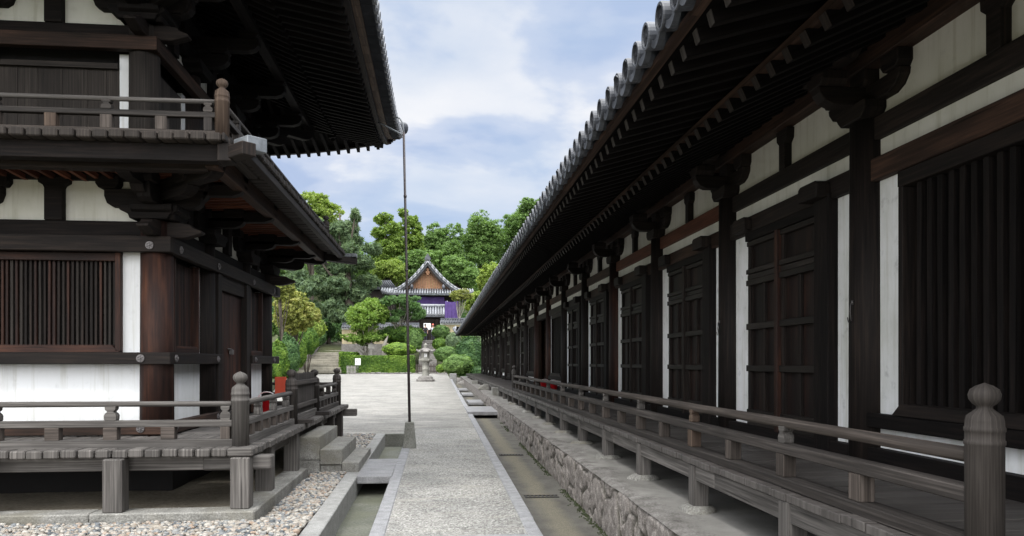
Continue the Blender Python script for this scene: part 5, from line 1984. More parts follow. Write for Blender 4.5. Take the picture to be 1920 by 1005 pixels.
def T(label, cat, px, py, wx, wy, d, mat, nlob=12, nleaf=9000, leaf=.26, seed=1, _dense=1.9, ybase=None, depth=1.0, **kw):
    "tree whose crown is centred at photo pixel px, py (half sizes wx, wy pixels) d metres away"
    c = at(px, py, d); rx = wx / F * d; rz = wy / F * d
    zb = hillz(c.x, c.y) if ybase is None else ybase
    lob = lobes_round(c, rx, rz, nlob, seed, ry=rx * depth, spread=kw.pop('spread', .62), lobe=kw.pop('lobe', .42))
    if d > 85:
        lob += lobes_round((c.x, c.y + .5, c.z - rz * .55), rx * 1.05, rz * .8, nlob // 2, seed + 100, ry=rx)
    return tree(label, cat, lob, mat, (c.x, c.y, zb), int(nleaf * _dense * (1.6 if d > 70 else 1.2)), leaf * (.72 if d > 70 else .85), seed=seed, **kw)


# far background trees, left to right
T('tall light green broadleaf tree rising behind the tower balcony against the sky', 'tree', 585, 405, 62, 62, 92, 'leaf_y', 16, 15000, .30, 21, trunk_r=.4, tone=.35)
T('dark green tree in the wood behind the big pine', 'tree', 520, 470, 70, 85, 110, 'leaf_g', 14, 12000, .36, 22, trunk_r=.4)
T('green tree in the wood between the big pine and the tall cedar', 'tree', 672, 505, 40, 60, 112, 'leaf_g', 12, 9000, .34, 23, trunk_r=.4)
# tall cedars: stacked flattened tufts narrowing upwards
def cedar(label, px, ytop, ybot, w, d, seed, mat='leaf_c', nleaf=13000, leaf=.30):
    r_ = random.Random(seed)
    lob = []
    n_ = 17
    for q in range(n_):
        f = q / (n_ - 1)
        py = ybot + (ytop - ybot) * f
        ww = w * (1.0 - .42 * f ** 4)
        for s_ in (0, 1, 2):
            a = r_.uniform(0, 6.28)
            c = at(px + ww * .55 * math.cos(a), py + r_.uniform(-4, 4), d)
            c.y += ww / F * d * .55 * math.sin(a)
            rr = ww / F * d * r_.uniform(.38, .55)
            lob.append(((c.x, c.y, c.z), (rr, rr, rr * .8)))
    b_ = at(px, 690, d)
    return tree(label, 'cedar', lob, mat, (b_.x, b_.y, hillz(b_.x, b_.y)), nleaf, leaf, .5, name='cedar_tree', seed=seed, clump=.42, tone=.45, limbs=False)
cedar('tall yellow green cedar with a blunt top, left one of the pair behind the gate', 724, 404, 570, 34, 104, 31, nleaf=34000, leaf=.26)
cedar('tall cedar with rounded top right behind the conductor pipe, right one of the pair', 766, 400, 570, 32, 107, 32, nleaf=30000, leaf=.26)
T('rounded green tree directly right of the tall cedars', 'tree', 835, 462, 42, 55, 112, 'leaf_g', 16, 13000, .32, 41, trunk_r=.35)
T('large spreading broadleaf tree above the gate roof on the right', 'tree', 905, 450, 48, 56, 118, 'leaf_g', 18, 15000, .34, 42, trunk_r=.35, tone=.55)
T('tall green tree leaning over the hall roof, partly cut off by the eave', 'tree', 975, 445, 55, 62, 122, 'leaf_g', 18, 15000, .34, 43, trunk_r=.4)
T('tree with a ragged crown highest on the right against the sky', 'tree', 1000, 395, 40, 34, 112, 'leaf_g', 12, 7000, .30, 44, trunk_r=.3)
T('low light green tree just behind the gate roof, left of its ridge', 'tree', 735, 505, 45, 28, 96, 'leaf_y', 12, 9000, .26, 45, tone=.3)
T('green tree behind the gate roof at the foot of the cedars', 'tree', 790, 490, 45, 30, 100, 'leaf_g', 12, 9000, .26, 46)
T('green tree behind the right slope of the gate roof', 'tree', 862, 510, 42, 38, 98, 'leaf_g', 14, 11000, .26, 47, tone=.6)
T('yellow green maple between the gate roof and the hall eave', 'tree', 922, 525, 34, 50, 86, 'leaf_y', 16, 11000, .22, 48, tone=.45)
T('low yellow green maple at the right of the purple curtain', 'tree', 895, 575, 34, 30, 80, 'leaf_y', 12, 8000, .20, 49, tone=.5)
T('thin brownish tree with bare twigs in front of the right corner of the gate roof', 'tree', 862, 553, 26, 16, 73, 'leaf_o', 10, 2600, .12, 50, tone=.3, trunk_r=.12, bark='barkpale')
T('dark tree behind the terrace end of the hall', 'tree', 975, 560, 60, 60, 92, 'leaf_d', 12, 8000, .30, 51)

# the big blue-green pine left of centre: drooping boughs
def boughs(label, spec, d, base_px, mat, nleaf, leaf, seed, trunk_r=.4, **kw):
    r_ = random.Random(seed); lob = []
    for (px, py, w_, h_) in spec:
        for q in range(4):
            c = at(px + r_.uniform(-.6, .6) * w_, py + r_.uniform(-.5, .5) * h_, d + r_.uniform(-2.5, 2.5))
            rr = w_ / F * d * .5
            lob.append(((c.x, c.y, c.z), (rr, rr, h_ / F * d * .55)))
    b_ = at(base_px, 690, d)
    return tree(label, 'pine', lob, mat, (b_.x, b_.y, hillz(b_.x, b_.y)), nleaf, leaf, trunk_r, name='pine_tree', seed=seed, aspect=5.0, **kw)
boughs('huge blue green pine filling the slope above the stone stairway', [
    (585, 470, 40, 26), (640, 430, 32, 22), (668, 405, 12, 14), (610, 425, 30, 24), (655, 455, 38, 22), (620, 500, 48, 26), (675, 495, 28, 20), (600, 540, 45, 26),
    (655, 545, 46, 26), (690, 530, 26, 16), (625, 580, 40, 24), (665, 590, 36, 20), (585, 585, 34, 24), (560, 520, 34, 26), (700, 465, 18, 16), (640, 475, 34, 20)], 77, 662, 'leaf_p', 90000, .26, 61, .55, clump=.3, up=.25)
T('dark rounded tree between the olive maple and the head of the stone stairway', 'tree', 622, 615, 28, 30, 88, 'leaf_d', 10, 7000, .18, 62)
T('dark narrow clipped evergreen standing at the left of the stairway top', 'shrub', 616, 620, 14, 22, 80, 'leaf_d', 8, 5000, .12, 63, lobe=.6, spread=.4)
T('dark foliage at the head of the stone stairway', 'shrub', 645, 622, 24, 14, 92, 'leaf_d', 8, 4000, .2, 64)

# olive maple and clipped shrubs behind the tower
T('olive and yellow maple beside the tower with rust tinted leaf tips', 'maple', 553, 585, 48, 54, 44, 'leaf_o', 20, 15000, .13, 71, name='maple_tree', trunk_r=.16, clump=.3, aspect=2.2, tone=.45)
T('small olive maple peeping out under the tower eave', 'maple', 530, 545, 30, 30, 40, 'leaf_o', 10, 5000, .12, 72, name='maple_tree', trunk_r=.1, tone=.25)
def mound(label, px, py, wx, wy, d, mat='leaf_h', nleaf=5000, leaf=.09, seed=3, name='shrub', base=None, cat='shrub', group=None, flat_=1.0, tone=.5, trunk=True):
    c = at(px, py, d); rx = wx / F * d; rz = wy / F * d
    zb = hillz(c.x, c.y) if base is None else base
    t_ = thing(name, label, cat, group, loc=(c.x, c.y, zb))
    r_ = np.random.default_rng(seed)
    n = nleaf
    u = r_.normal(0, 1, (n, 3)); u /= np.linalg.norm(u, axis=1)[:, None]
    lum = np.array([noise.noise(Vector(tuple(q * 2.3)) + Vector((seed, 0, 0))) for q in u])
    rad = (1 + .16 * lum + .06 * np.array([noise.noise(Vector(tuple(q * 6.1))) for q in u]) + r_.normal(0, .035, n))
    P = np.array(c)[None] + u * rad[:, None] * np.array([rx, rx * .9, rz])[None]
    N = u + np.array([0, 0, .2]) + r_.normal(0, .4, (n, 3)); N /= np.linalg.norm(N, axis=1)[:, None]
    a = np.cross(N, r_.normal(0, 1, (n, 3))); a /= np.linalg.norm(a, axis=1)[:, None]; b = np.cross(N, a)
    s = leaf * r_.uniform(.7, 1.3, n)
    a *= (s / 2)[:, None]; b *= (s / 2)[:, None]
    V = np.stack([P - a, P + b, P + a, P - b], 1).reshape(-1, 3)
    T_ = np.clip(tone + lum * .5 + r_.normal(0, .16, n), 0, 1)
    # opaque twiggy core so that no light shows through
    v0, f0 = ico(2)
    co = np.array(c)[None] + v0 * np.array([rx, rx * .9, rz])[None] * .88
    Vq = V; Fq = np.arange(n * 4).reshape(-1, 4)
    o = raw_mesh('crown', Vq, Fq, T_, M[mat], smooth=False, parent=t_); o.matrix_parent_inverse = par_inv(t_)
    o = raw_mesh('inner_branches', co, f0, np.full(len(f0), .1), M['leaf_d'], parent=t_); o.matrix_parent_inverse = par_inv(t_)
    if trunk and c.z - rz * .8 > zb + .1:
        mb = MB()
        for k in range(4):
            a_ = k * 1.6 + seed
            mb.tube([(c.x, c.y, zb - .1), (c.x + .3 * rx * math.cos(a_), c.y + .2 * math.sin(a_), (zb + c.z) / 2), (c.x + .6 * rx * math.cos(a_), c.y + .4 * math.sin(a_), c.z)], [.05, .04, .02], 6)
        o = mb.build('trunk', M['bark']); o.parent = t_; o.matrix_parent_inverse = par_inv(t_)
    return t_
mound('bright clipped shrub immediately behind the tower veranda', 520, 680, 20, 38, 34, seed=5, nleaf=9000, leaf=.07)
mound('darker clipped shrub second from the tower below the olive maple', 541, 668, 20, 36, 40, 'leaf_d', 8000, .08, 6, trunk=False)
mound('rounded clipped shrub in the middle of the row left of the stairway', 558, 662, 16, 27, 47, trunk=False, seed=7, nleaf=8000, leaf=.08)
mound('clipped shrub of the row left of the stairway, farther from the tower', 577, 638, 19, 26, 53, trunk=False, seed=8, nleaf=8000, leaf=.08, tone=.35)
mound('pale olive shrub behind the row left of the stairway', 575, 615, 32, 26, 56, 'leaf_y', 9000, .1, 9, tone=.35)

# planted bank left of the stairway
mb = MB()
def bank(i, j):
    d = 30 + 56 * i / 24
    pxl = 527 + 21 * min(1, (d - 42) / 15) if d < 57 else 546 + 76 * ((d - 57) / 27) ** .8 - 4
    p = at(pxl, 700, d)
    z = g(d) + .35 + .03 * (d - 30) + (3.0 * max(0, d - 57) / 27)
    return (p.x - j * 5.0, p.y, z + .12 * j if j else z) if j < 5 else (p.x - 30, p.y, z + 1)
mb.grid(bank, 24, 5, flip=True)
mb.grid(lambda i, j: (bank(i, 0)[0], bank(i, 0)[1], bank(i, 0)[2] - (1.6 if j else 0)), 24, 1)
tag(mb.build('planted_bank', M['hill']), kind='structure')
mound('low dark green shrub on the bank edge behind the tower gate', 538, 696, 14, 12, 42, 'leaf_d', 3500, .08, 24, trunk=False)
mound('dark evergreen shrub beside the upper flight of the stairway', 595, 630, 16, 18, 68, 'leaf_d', 6000, .12, 26, trunk=False)
mound('dark evergreen shrub right of the head of the stairway', 652, 628, 16, 18, 84, 'leaf_g', 5000, .14, 27, trunk=False, tone=.3)
mound('dark bush on the bank behind the clipped row', 560, 630, 34, 30, 60, 'leaf_d', 9000, .12, 28, trunk=False)
# stone stairway on the left
sw = thing('stone_stairway', 'long pale stone stairway climbing the slope left of the hedge', 'stairway', loc=tuple(at(600, 697, 59)))
NS = 14
for k in range(NS):
    f0, f1 = k / NS, (k + 1) / NS
    d0, d1 = 59 + 26 * f0, 59 + 26 * f1 + .3
    xl0, xr0 = 548 + (624 - 548) * f0 ** .8, 640 + 10 * f0
    z = .78 + 3.15 * (k + 1) / NS
    a = at(xl0, 700, d0); b_ = at(xr0, 700, d0)
    c0 = at(xl0 + 4, 700, d1); c1 = at(xr0, 700, d1)
    mb = MB()
    base_ = len(mb.v)
    for zz in (z - .9, z):
        for p in (a, b_, c1, c0):
            mb.v.append(Vector((p.x, p.y, zz)))
    for fc in ((3, 2, 1, 0), (4, 5, 6, 7), (0, 1, 5, 4), (1, 2, 6, 5), (2, 3, 7, 6), (3, 0, 4, 7)):
        mb.face(fc, [(0, 0)] * 4, random.random())
    sub(mb, 'step', M['stair'], sw)
    mb = MB().bar((a.x, a.y - .02, z - .11), (b_.x, b_.y - .02, z - .11), .16, .24)
    sub(mb, 'riser_stone', M['stair'], sw, .02)
rw = MB()
for k in range(14):
    f0, f1 = k / 14, (k + 1) / 14
    a = at(546 + 76 * f0 ** .8 - 3, 700, 57 + 27 * f0); b_ = at(546 + 76 * f1 ** .8 - 3, 700, 57 + 27 * f1)
    za = 1.25 + 3.0 * f0
    rw.bar((a.x - .2, a.y, za - .6), (b_.x - .2, b_.y, za - .48), .5, 1.3 + random.uniform(-.1, .1))
tag(rw.build('retaining_wall', M['rock'], bevel=.08, seg=2), 'rough stone retaining wall along the left side of the long stairway', 'retaining wall')

# -------- hedge
def hedge(label, x0, x1, y0, y1, z0, z1, n, seed):
    t_ = thing('hedge', label, 'hedge', loc=((x0 + x1) / 2, (y0 + y1) / 2, z0))
    r_ = np.random.default_rng(seed)
    faces = [((x0, y0, z0), (x1 - x0, 0, 0), (0, 0, z1 - z0), (0, -1, 0)), ((x0, y0, z1), (x1 - x0, 0, 0), (0, y1 - y0, 0), (0, 0, 1)),
             ((x1, y0, z0), (0, y1 - y0, 0), (0, 0, z1 - z0), (1, 0, 0)), ((x0, y0, z0), (0, y1 - y0, 0), (0, 0, z1 - z0), (-1, 0, 0))]
    ar = [np.linalg.norm(f[1]) * np.linalg.norm(f[2]) for f in faces]
    P, N = [], []
    for f, a_ in zip(faces, ar):
        k = int(n * a_ / sum(ar))
        p = np.array(f[0]) + r_.random((k, 1)) * np.array(f[1]) + r_.random((k, 1)) * np.array(f[2])
        P.append(p + np.array(f[3]) * r_.normal(0, .025, (k, 1))); N.append(np.tile(np.array(f[3], dtype=float), (k, 1)))
    P = np.concatenate(P); N = np.concatenate(N)
    lum = np.array([noise.noise(Vector(tuple(q * 1.1))) for q in P])
    P += N * (lum * .05)[:, None]
    n = len(P)
    N = N + np.array([0, 0, .3]) + r_.normal(0, .5, (n, 3)); N /= np.linalg.norm(N, axis=1)[:, None]
    a = np.cross(N, r_.normal(0, 1, (n, 3))); a /= np.linalg.norm(a, axis=1)[:, None]; b = np.cross(N, a)
    s = .10 * r_.uniform(.6, 1.3, n); a *= (s / 2)[:, None]; b *= (s / 2)[:, None]
    V = np.stack([P - a, P + b, P + a, P - b], 1).reshape(-1, 3)
    o = raw_mesh('foliage', V, np.arange(n * 4).reshape(-1, 4), np.clip(.5 + lum * .6 + r_.normal(0, .18, n), 0, 1), M['leaf_h'], smooth=False, parent=t_)
    o.matrix_parent_inverse = par_inv(t_)
    mb = MB().box(x0 + .06, x1 - .06, y0 + .06, y1 - .06, z0, z1 - .06)
    sub(mb, 'inner_branches', M['leaf_d'], t_)
ha, hb = at(640, 697, 60.5), at(776, 697, 60.5)
zg = g(60.5)
hedge('long low clipped hedge with a flat bright top along the far edge of the court', ha.x, hb.x, ha.y - .2, ha.y + .75, zg + .02, 2.12, 16000, 81)
hc, hd = at(637, 697, 61.6), at(661, 697, 61.6)
hedge('short hedge running back beside the foot of the stairway', hc.x, hd.x + .1, ha.y + .78, ha.y + 5.5, zg + .02, 2.45, 9000, 82)
# edging stones in front of the hedge
mb = MB(); x = ha.x + .9
p_end = at(850, 700, 59).x
k_ = 0
while x < .78:
    ln = random.uniform(.3, .7)
    mb.box(x, min(x + ln - .02, .79), 59.3 + random.uniform(0, .06), 59.75, g(59) - .05, g(59) + random.uniform(.07, .16)); x += ln
tag(mb.build('edging_stones', M['rock'], bevel=.04, seg=2), kind='structure')

# -------- stone lantern
lc = at(798, 700, 43.2); lz = g(lc.y)
lt = thing('stone_lantern', 'weathered granite lantern standing alone at the far end of the court', 'stone lantern', loc=(lc.x, lc.y, lz))
def octo(prof, n=8, rot=0): return MB().lathe(lc.x, lc.y, prof, n, 0, smooth=False)
sub(octo([(.54, lz - .02), (.54, lz + .12), (.44, lz + .14), (.42, lz + .24), (.34, lz + .30), (.25, lz + .33)]), 'base', M['rock'], lt, .02)
sub(MB().lathe(lc.x, lc.y, [(.22, lz + .31), (.215, lz + .36), (.20, lz + .38), (.195, lz + .66), (.21, lz + .68), (.21, lz + .72), (.195, lz + .74), (.20, lz + 1.06), (.23, lz + 1.12)], 20), 'shaft', M['lantern'], lt)
sub(MB().lathe(lc.x, lc.y, [(.24, lz + 1.11), (.38, lz + 1.18), (.40, lz + 1.20), (.40, lz + 1.29), (.30, lz + 1.31)], 6, smooth=False), 'platform', M['lantern'], lt, .012)
fb = MB().lathe(lc.x, lc.y, [(.235, lz + 1.305), (.235, lz + 1.68)], 6, smooth=False)
fbo = sub(fb, 'light_chamber', M['lantern'], lt, .01)
mb = MB().box(lc.x - .07, lc.x + .07, lc.y - .215, lc.y - .20, lz + 1.40, lz + 1.60)
mb.box(lc.x - .085, lc.x - .07, lc.y - .222, lc.y - .20, lz + 1.385, lz + 1.615, 1).box(lc.x + .07, lc.x + .085, lc.y - .222, lc.y - .20, lz + 1.385, lz + 1.615, 1)
mb.box(lc.x - .008, lc.x + .008, lc.y - .225, lc.y - .20, lz + 1.40, lz + 1.60, 1)
sub(mb, 'lattice_opening', [M['white'], M['lantern']], fbo)
mb = MB()
mb.lathe(lc.x, lc.y, [(.30, lz + 1.675), (.47, lz + 1.69), (.48, lz + 1.74), (.36, lz + 1.80), (.22, lz + 1.88), (.12, lz + 1.95)], 6, smooth=False)
for k in range(6):
    a = k * math.pi / 3
    mb.tube([(lc.x + .30 * math.cos(a), lc.y + .30 * math.sin(a), lz + 1.80), (lc.x + .44 * math.cos(a), lc.y + .44 * math.sin(a), lz + 1.755), (lc.x + .50 * math.cos(a), lc.y + .50 * math.sin(a), lz + 1.80), (lc.x + .475 * math.cos(a), lc.y + .475 * math.sin(a), lz + 1.86)], [.05, .06, .065, .04], 8)
sub(mb, 'cap', M['rock'], lt, .01)
sub(MB().lathe(lc.x, lc.y, [(.10, lz + 1.94), (.13, lz + 1.97), (.08, lz + 2.0), (.12, lz + 2.06), (.11, lz + 2.12), (.04, lz + 2.19), (.005, lz + 2.21)], 14), 'finial', M['lantern'], lt)

# -------- little picket fences and signs
def picket(label, pa, pb, d, ztop, mat, n, w=.07):
    a, b_ = at(pa, 697, d), at(pb, 697, d)
    z = g(a.y) if d < 62 else hillz(a.x, a.y)
    t_ = thing('picket_fence', label, 'fence', loc=(a.x, a.y, z))
    for k in range(n):
        p = a.lerp(b_, k / (n - 1))
        sub(MB().prism([(-w / 2, z - .02), (w / 2, z - .02), (w / 2, z + ztop - .04), (0, z + ztop), (-w / 2, z + ztop - .04)], (p.x, p.y), (1, 0), .03), 'picket', M[mat], t_)
    for h in (.25, .72):
        sub(MB().bar((a.x - .05, a.y + .035, z + ztop * h), (b_.x + .05, b_.y + .035, z + ztop * h), .035, .06), 'cross_rail', M[mat], t_)
picket('short pale grey picket fence in front of the hedge', 651, 667, 59.0, .66, 'palewood', 7, .065)
picket('dark brown picket fence across the foot of the gate steps behind the lantern', 781, 824, 60.6, .78, 'brownrail', 16)
# white notice
p = at(671, 697, 58.6); z = g(p.y)
ns = thing('notice_sign', 'small white notice with black writing on a thin post before the hedge', 'sign', loc=(p.x, p.y, z))
sub(MB().cyl(p.x, p.y, z, z + .75, .02, n=8), 'post', M['boss'], ns)
bo_ = sub(MB().box(p.x - .21, p.x + .21, p.y - .03, p.y - .01, z + .70, z + 1.22), 'board', M['white'], ns)
mb = MB()
for cx_, rows in ((-.09, ((1.13, .05), (1.06, .04), (.99, .05), (.92, .04))), (.01, ((1.12, .03), (1.06, .03), (1.0, .03), (.94, .03), (.88, .03), (.82, .03))), (.09, ((1.12, .03), (1.05, .03), (.98, .03)))):
    for zz, s_ in rows:
        mb.box(p.x + cx_ - s_ * .8, p.x + cx_ + s_ * .8, p.y - .034, p.y - .031, z + zz - .012, z + zz + .012)
        mb.box(p.x + cx_ - .013, p.x + cx_ + .013, p.y - .038, p.y - .0345, z + zz - s_ * .6, z + zz + s_ * .6)
sub(mb, 'writing', M['boss'], bo_)
# roofed wooden notice board
p = at(696, 668, 63.5); z = hillz(p.x, p.y)
nb = thing('notice_board', 'small gabled wooden notice board standing behind the hedge', 'notice board', loc=(p.x, p.y, z))
zt = at(696, 642, 63.5).z
sub(MB().box(p.x - .05, p.x + .05, p.y, p.y + .08, z, zt - .2), 'post', M['palewood'], nb)
sub(MB().prism([(-.26, zt - .52), (.26, zt - .52), (.26, zt - .16), (0, zt - .03), (-.26, zt - .16)], (p.x, p.y - .02), (1, 0), .04), 'board', M['palewood'], nb)
mb = MB(); mb.bar((p.x - .38, p.y, zt - .20), (p.x, p.y, zt), .22, .035); mb.bar((p.x + .38, p.y, zt - .20), (p.x + .003, p.y, zt), .22, .035)
sub(mb, 'roof', M['brownrail'], nb)

# -------- garden plants
T('light green maple with an open crown left of the gate garden', 'maple', 688, 596, 48, 46, 64.5, 'leaf_m', 18, 12000, .15, 91, name='maple_tree', trunk_r=.13, bark='barkpale', clump=.33, tone=.45, aspect=2.0)
T('low spray of light leaves over the roofed notice board', 'maple', 682, 634, 44, 18, 64, 'leaf_m', 12, 5000, .13, 92, name='maple_tree', trunk_r=.07, bark='barkpale', tone=.4)
boughs('umbrella shaped garden pine with pale branching trunk in front of the gate', [(742, 566, 30, 11), (775, 575, 22, 14), (717, 580, 20, 12), (755, 588, 28, 12), (786, 588, 13, 11), (730, 594, 18, 9), (768, 560, 20, 8)], 67, 748, 'leaf_d', 26000, .14, 93, .16, bark='barkpale', up=.7, clump=.32, tone=.75)
T('thick pale mottled tree stump rising behind the hedge', 'tree trunk', 724, 628, 8, 5, 63.5, 'leaf_m', 3, 160, .12, 94, trunk_r=.42, bark='barkpale', limbs=False)
mound('dark green bush band under the garden pine', 752, 628, 44, 17, 68, 'leaf_h', 8000, .12, 11, tone=.25, trunk=False)
mound('flat clipped dome on bare stems just behind the hedge, left of the pipe', 748, 655, 29, 12, 62.5, seed=12, nleaf=6000, leaf=.09, tone=.75)
mound('green bush between the clipped dome and the gate steps', 775, 640, 16, 22, 66, 'leaf_g', 4000, .12, 13, tone=.4, trunk=False)
mound('rounded brownish green azalea mound right of the lantern', 838, 664, 23, 14, 60.0, 'leaf_g', 6000, .09, 14, tone=.35)
mound('small tight green ball shrub at the right end of the edging stones', 826, 691, 8.5, 7.5, 57.5, seed=15, nleaf=2500, leaf=.06, tone=.7, base=g(57), trunk=False)
mound('clipped green mound half way up beside the gate steps', 825, 645, 14, 11, 67, 'leaf_h', 3000, .1, 16, tone=.4, trunk=False)
mound('brownish clipped bush right beneath the gate wall', 827, 623, 16, 13, 70, 'leaf_g', 3500, .1, 17, tone=.2, trunk=False)
mound('blue green spiky bush below the tan wall', 850, 640, 14, 16, 66, 'leaf_p', 3000, .14, 18, trunk=False)
mound('large loose light green bush in front of the azalea mound', 858, 684, 26, 19, 56, 'leaf_g', 8000, .10, 19, tone=.65, base=.3, trunk=False)
mound('dark green bush at the corner of the court beside the right drain', 880, 672, 26, 40, 60, 'leaf_d', 11000, .11, 20, base=.3, trunk=False)
mound('grey green shrub behind the far end of the terrace', 893, 655, 18, 26, 62, 'leaf_p', 6000, .11, 22, base=.3, trunk=False)
mound('low dark ground bush at the foot of the hall end', 897, 700, 12, 12, 56, 'leaf_d', 3500, .1, 23, base=.3, trunk=False)
T('sparse leafy tree beside the far corner of the hall', 'tree', 885, 632, 28, 20, 64, 'leaf_g', 10, 4500, .14, 95, tone=.4, trunk_r=.1)

# -------- steps up to the gate
gs = thing('gate_steps', 'narrow dark stone steps climbing to the gate behind the lantern', 'steps', loc=tuple(at(800, 690, 62)))
for k in range(13):
    f = k / 13
    a = at(784 + 4 * f, 690, 62 + 10 * f); b_ = at(820 - 4 * f, 690, 62 + 10 * f)
    z = .75 + (3.75 - .75) * (k + 1) / 13
    sub(MB().box(a.x, b_.x, a.y, a.y + .95, z - .5, z), 'step', M['rock'], gs, .02)
# walls of the gate precinct
def precinct_wall(label, pa, pb, d, ycap, ybody, ybase, name='precinct_wall', cz=None):
    a, b_ = at(pa, 640, d), at(pb, 640, d)
    z2, z1, z0 = at(pa, ycap, d).z, at(pa, ybody, d).z, at(pa, ybase, d).z
    t_ = thing(name, label, 'wall', loc=(a.x, a.y, z0))
    sub(MB().bar((a.x, a.y, (z1 + z2) / 2 - .1), (b_.x, b_.y, (z1 + z2) / 2 - .1), .4, z2 - z1 - .2), 'wall_body', M['walltan'], t_)
    sub(MB().bar((a.x, a.y - .1, (z1 + z0) / 2), (b_.x, b_.y - .1, (z1 + z0) / 2), .8, z1 - z0), 'stone_footing', M['rock'], t_)
    sub(MB().bar((a.x, a.y - .06, z2 - .24), (b_.x, b_.y - .06, z2 - .24), .5, .12), 'white_band', M['plaster'], t_)
    mb = MB(); dirv_ = (b_ - a); ln = math.hypot(dirv_.x, dirv_.y); n_ = int(ln / .24)
    mb.prism([(-.5, z2 - .16), (.5, z2 - .16), (.12, z2 + .18), (-.12, z2 + .18)], ((a.x + b_.x) / 2, (a.y + b_.y) / 2), (-dirv_.y, dirv_.x), ln)
    for k in range(n_):
        q = a.lerp(b_, (k + .5) / n_)
        mb.tube([(q.x, q.y - .56, z2 - .14), (q.x, q.y - .1, z2 + .20)], [.06, .06], 6)
    mb.tube([(a.x, a.y, z2 + .24), (b_.x, b_.y, z2 + .24)], [.12, .12], 8)
    sub(mb, 'tile_coping', M['tile'], t_)
precinct_wall('tan earthen wall with tiled coping left of the gate, mostly behind garden trees', 642, 786, 73, 612, 645, 675)
precinct_wall('tan earthen wall with tiled coping right of the gate, running behind the hall corner', 826, 960, 73, 603, 646, 675)

# -------- the gate building
gb = thing('gate_building', 'tiled gate house with brown gable and purple curtains at the top of the steps', 'gate building', loc=tuple(at(802, 640, 80)))
GD_ = 82.0
def gp(px, py, d=GD_): return at(px, py, d)
cxm = gp(802, 600).x; cym = gp(802, 600).y
ppm = F / GD_
zE_, zA_ = gp(0, 549).z, gp(0, 488).z
# gable roof running away from us: profile curve
def gprof(n=12, half=84, drop=0.0):
    pr = []
    for q in range(-n, n + 1):
        f = abs(q) / n
        x = q / n * half / ppm
        z = zA_ - (zA_ - zE_ + .1) * (1 - (1 - f) ** 1.85) * 1.0 + .12 * f ** 6 - drop * (1 - .45 * f)
        pr.append((x, z))
    return pr
mb = MB()
pr = gprof(); pr2 = gprof(drop=.62)
poly = pr + pr2[::-1]
mb.prism(poly, (cxm, cym + 4.4), (1, 0), 9.6)                # thick roof shell
for q in range(len(pr) - 1):                                   # rim tiles of the gable: paler double roll
    (x0, z0), (x1, z1) = pr[q], pr[q + 1]
    mb.tube([(cxm + x0, cym - .42, z0 + .03), (cxm + x1, cym - .42, z1 + .03)], [.11, .11], 8, 1)
    mb.tube([(cxm + x0, cym - .62, z0 - .20), (cxm + x1, cym - .62, z1 - .20)], [.07, .07], 8, 1)
    mb.tube([(cxm + x0, cym - .15, z0 + .05), (cxm + x1, cym - .15, z1 + .05)], [.09, .09], 8, 0)
for yk in np.arange(.1, 9.0, .27):
    pts = [(cxm + x, cym - .1 + yk, z + .02) for x, z in pr]
    mb.tube(pts, [.06] * len(pts), 5, 0)
mb.tube([(cxm, cym - .5, zA_ + .15), (cxm, cym + 9.2, zA_ + .15)], [.2, .2], 10, 0)
# ridge-end tile
mb.prism([(-.34, zA_ - .02), (.34, zA_ - .02), (.30, zA_ + .25), (.16, zA_ + .42), (.10, zA_ + .55), (0, zA_ + .68), (-.10, zA_ + .55), (-.16, zA_ + .42), (-.30, zA_ + .25)], (cxm, cym - .55), (1, 0), .16, 0)
rfo = sub(mb, 'roof', [M['tile'], M['tilelt']], gb)
# gable boards
mb = MB()
half = 37.5 / ppm; zb0 = gp(0, 541).z; zt0 = gp(0, 501).z
n_ = 16
for q in range(n_):
    xa, xb = -half + 2 * half * q / n_, -half + 2 * half * (q + 1) / n_
    ztop = lambda x: zt0 - (zt0 - zb0) * (abs(x) / half) ** .92
    mb.prism([(xa + .01, zb0), (xb - .01, zb0), (xb - .01, max(zb0 + .02, ztop(xb))), (xa + .01, max(zb0 + .02, ztop(xa)))], (cxm, cym + .35), (1, 0), .05)
gbd = sub(mb, 'gable_boards', M['gable'], gb)
mb = MB()
for s_ in (-1, 1):                                             # barge boards
    pts = [(x * .985, z - .70 * (1 - .3 * abs(x) / 5)) for x, z in pr if x * s_ >= -.01 and abs(x) < 2.9]
    for (x0, z0), (x1, z1) in zip(pts[:-1], pts[1:]):
        mb.bar((cxm + x0, cym - .05, z0), (cxm + x1, cym - .05, z1), .08, .24)
sub(mb, 'barge_board', M['fresh'], gb)
zc0 = gp(0, 512).z
mb = MB()
for k in range(3):
    a = -math.pi / 2 + k * 2.094
    mb.tube([(cxm + .13 * math.cos(a), cym - .12, zc0 + .13 * math.sin(a)), (cxm + .13 * math.cos(a), cym - .2, zc0 + .13 * math.sin(a))], [.15, .12], 10)
mb.box(cxm - .1, cxm + .1, cym - .17, cym - .1, zc0 + .15, zc0 + .5)
sub(mb, 'gable_pendant', M['gable'], gb)
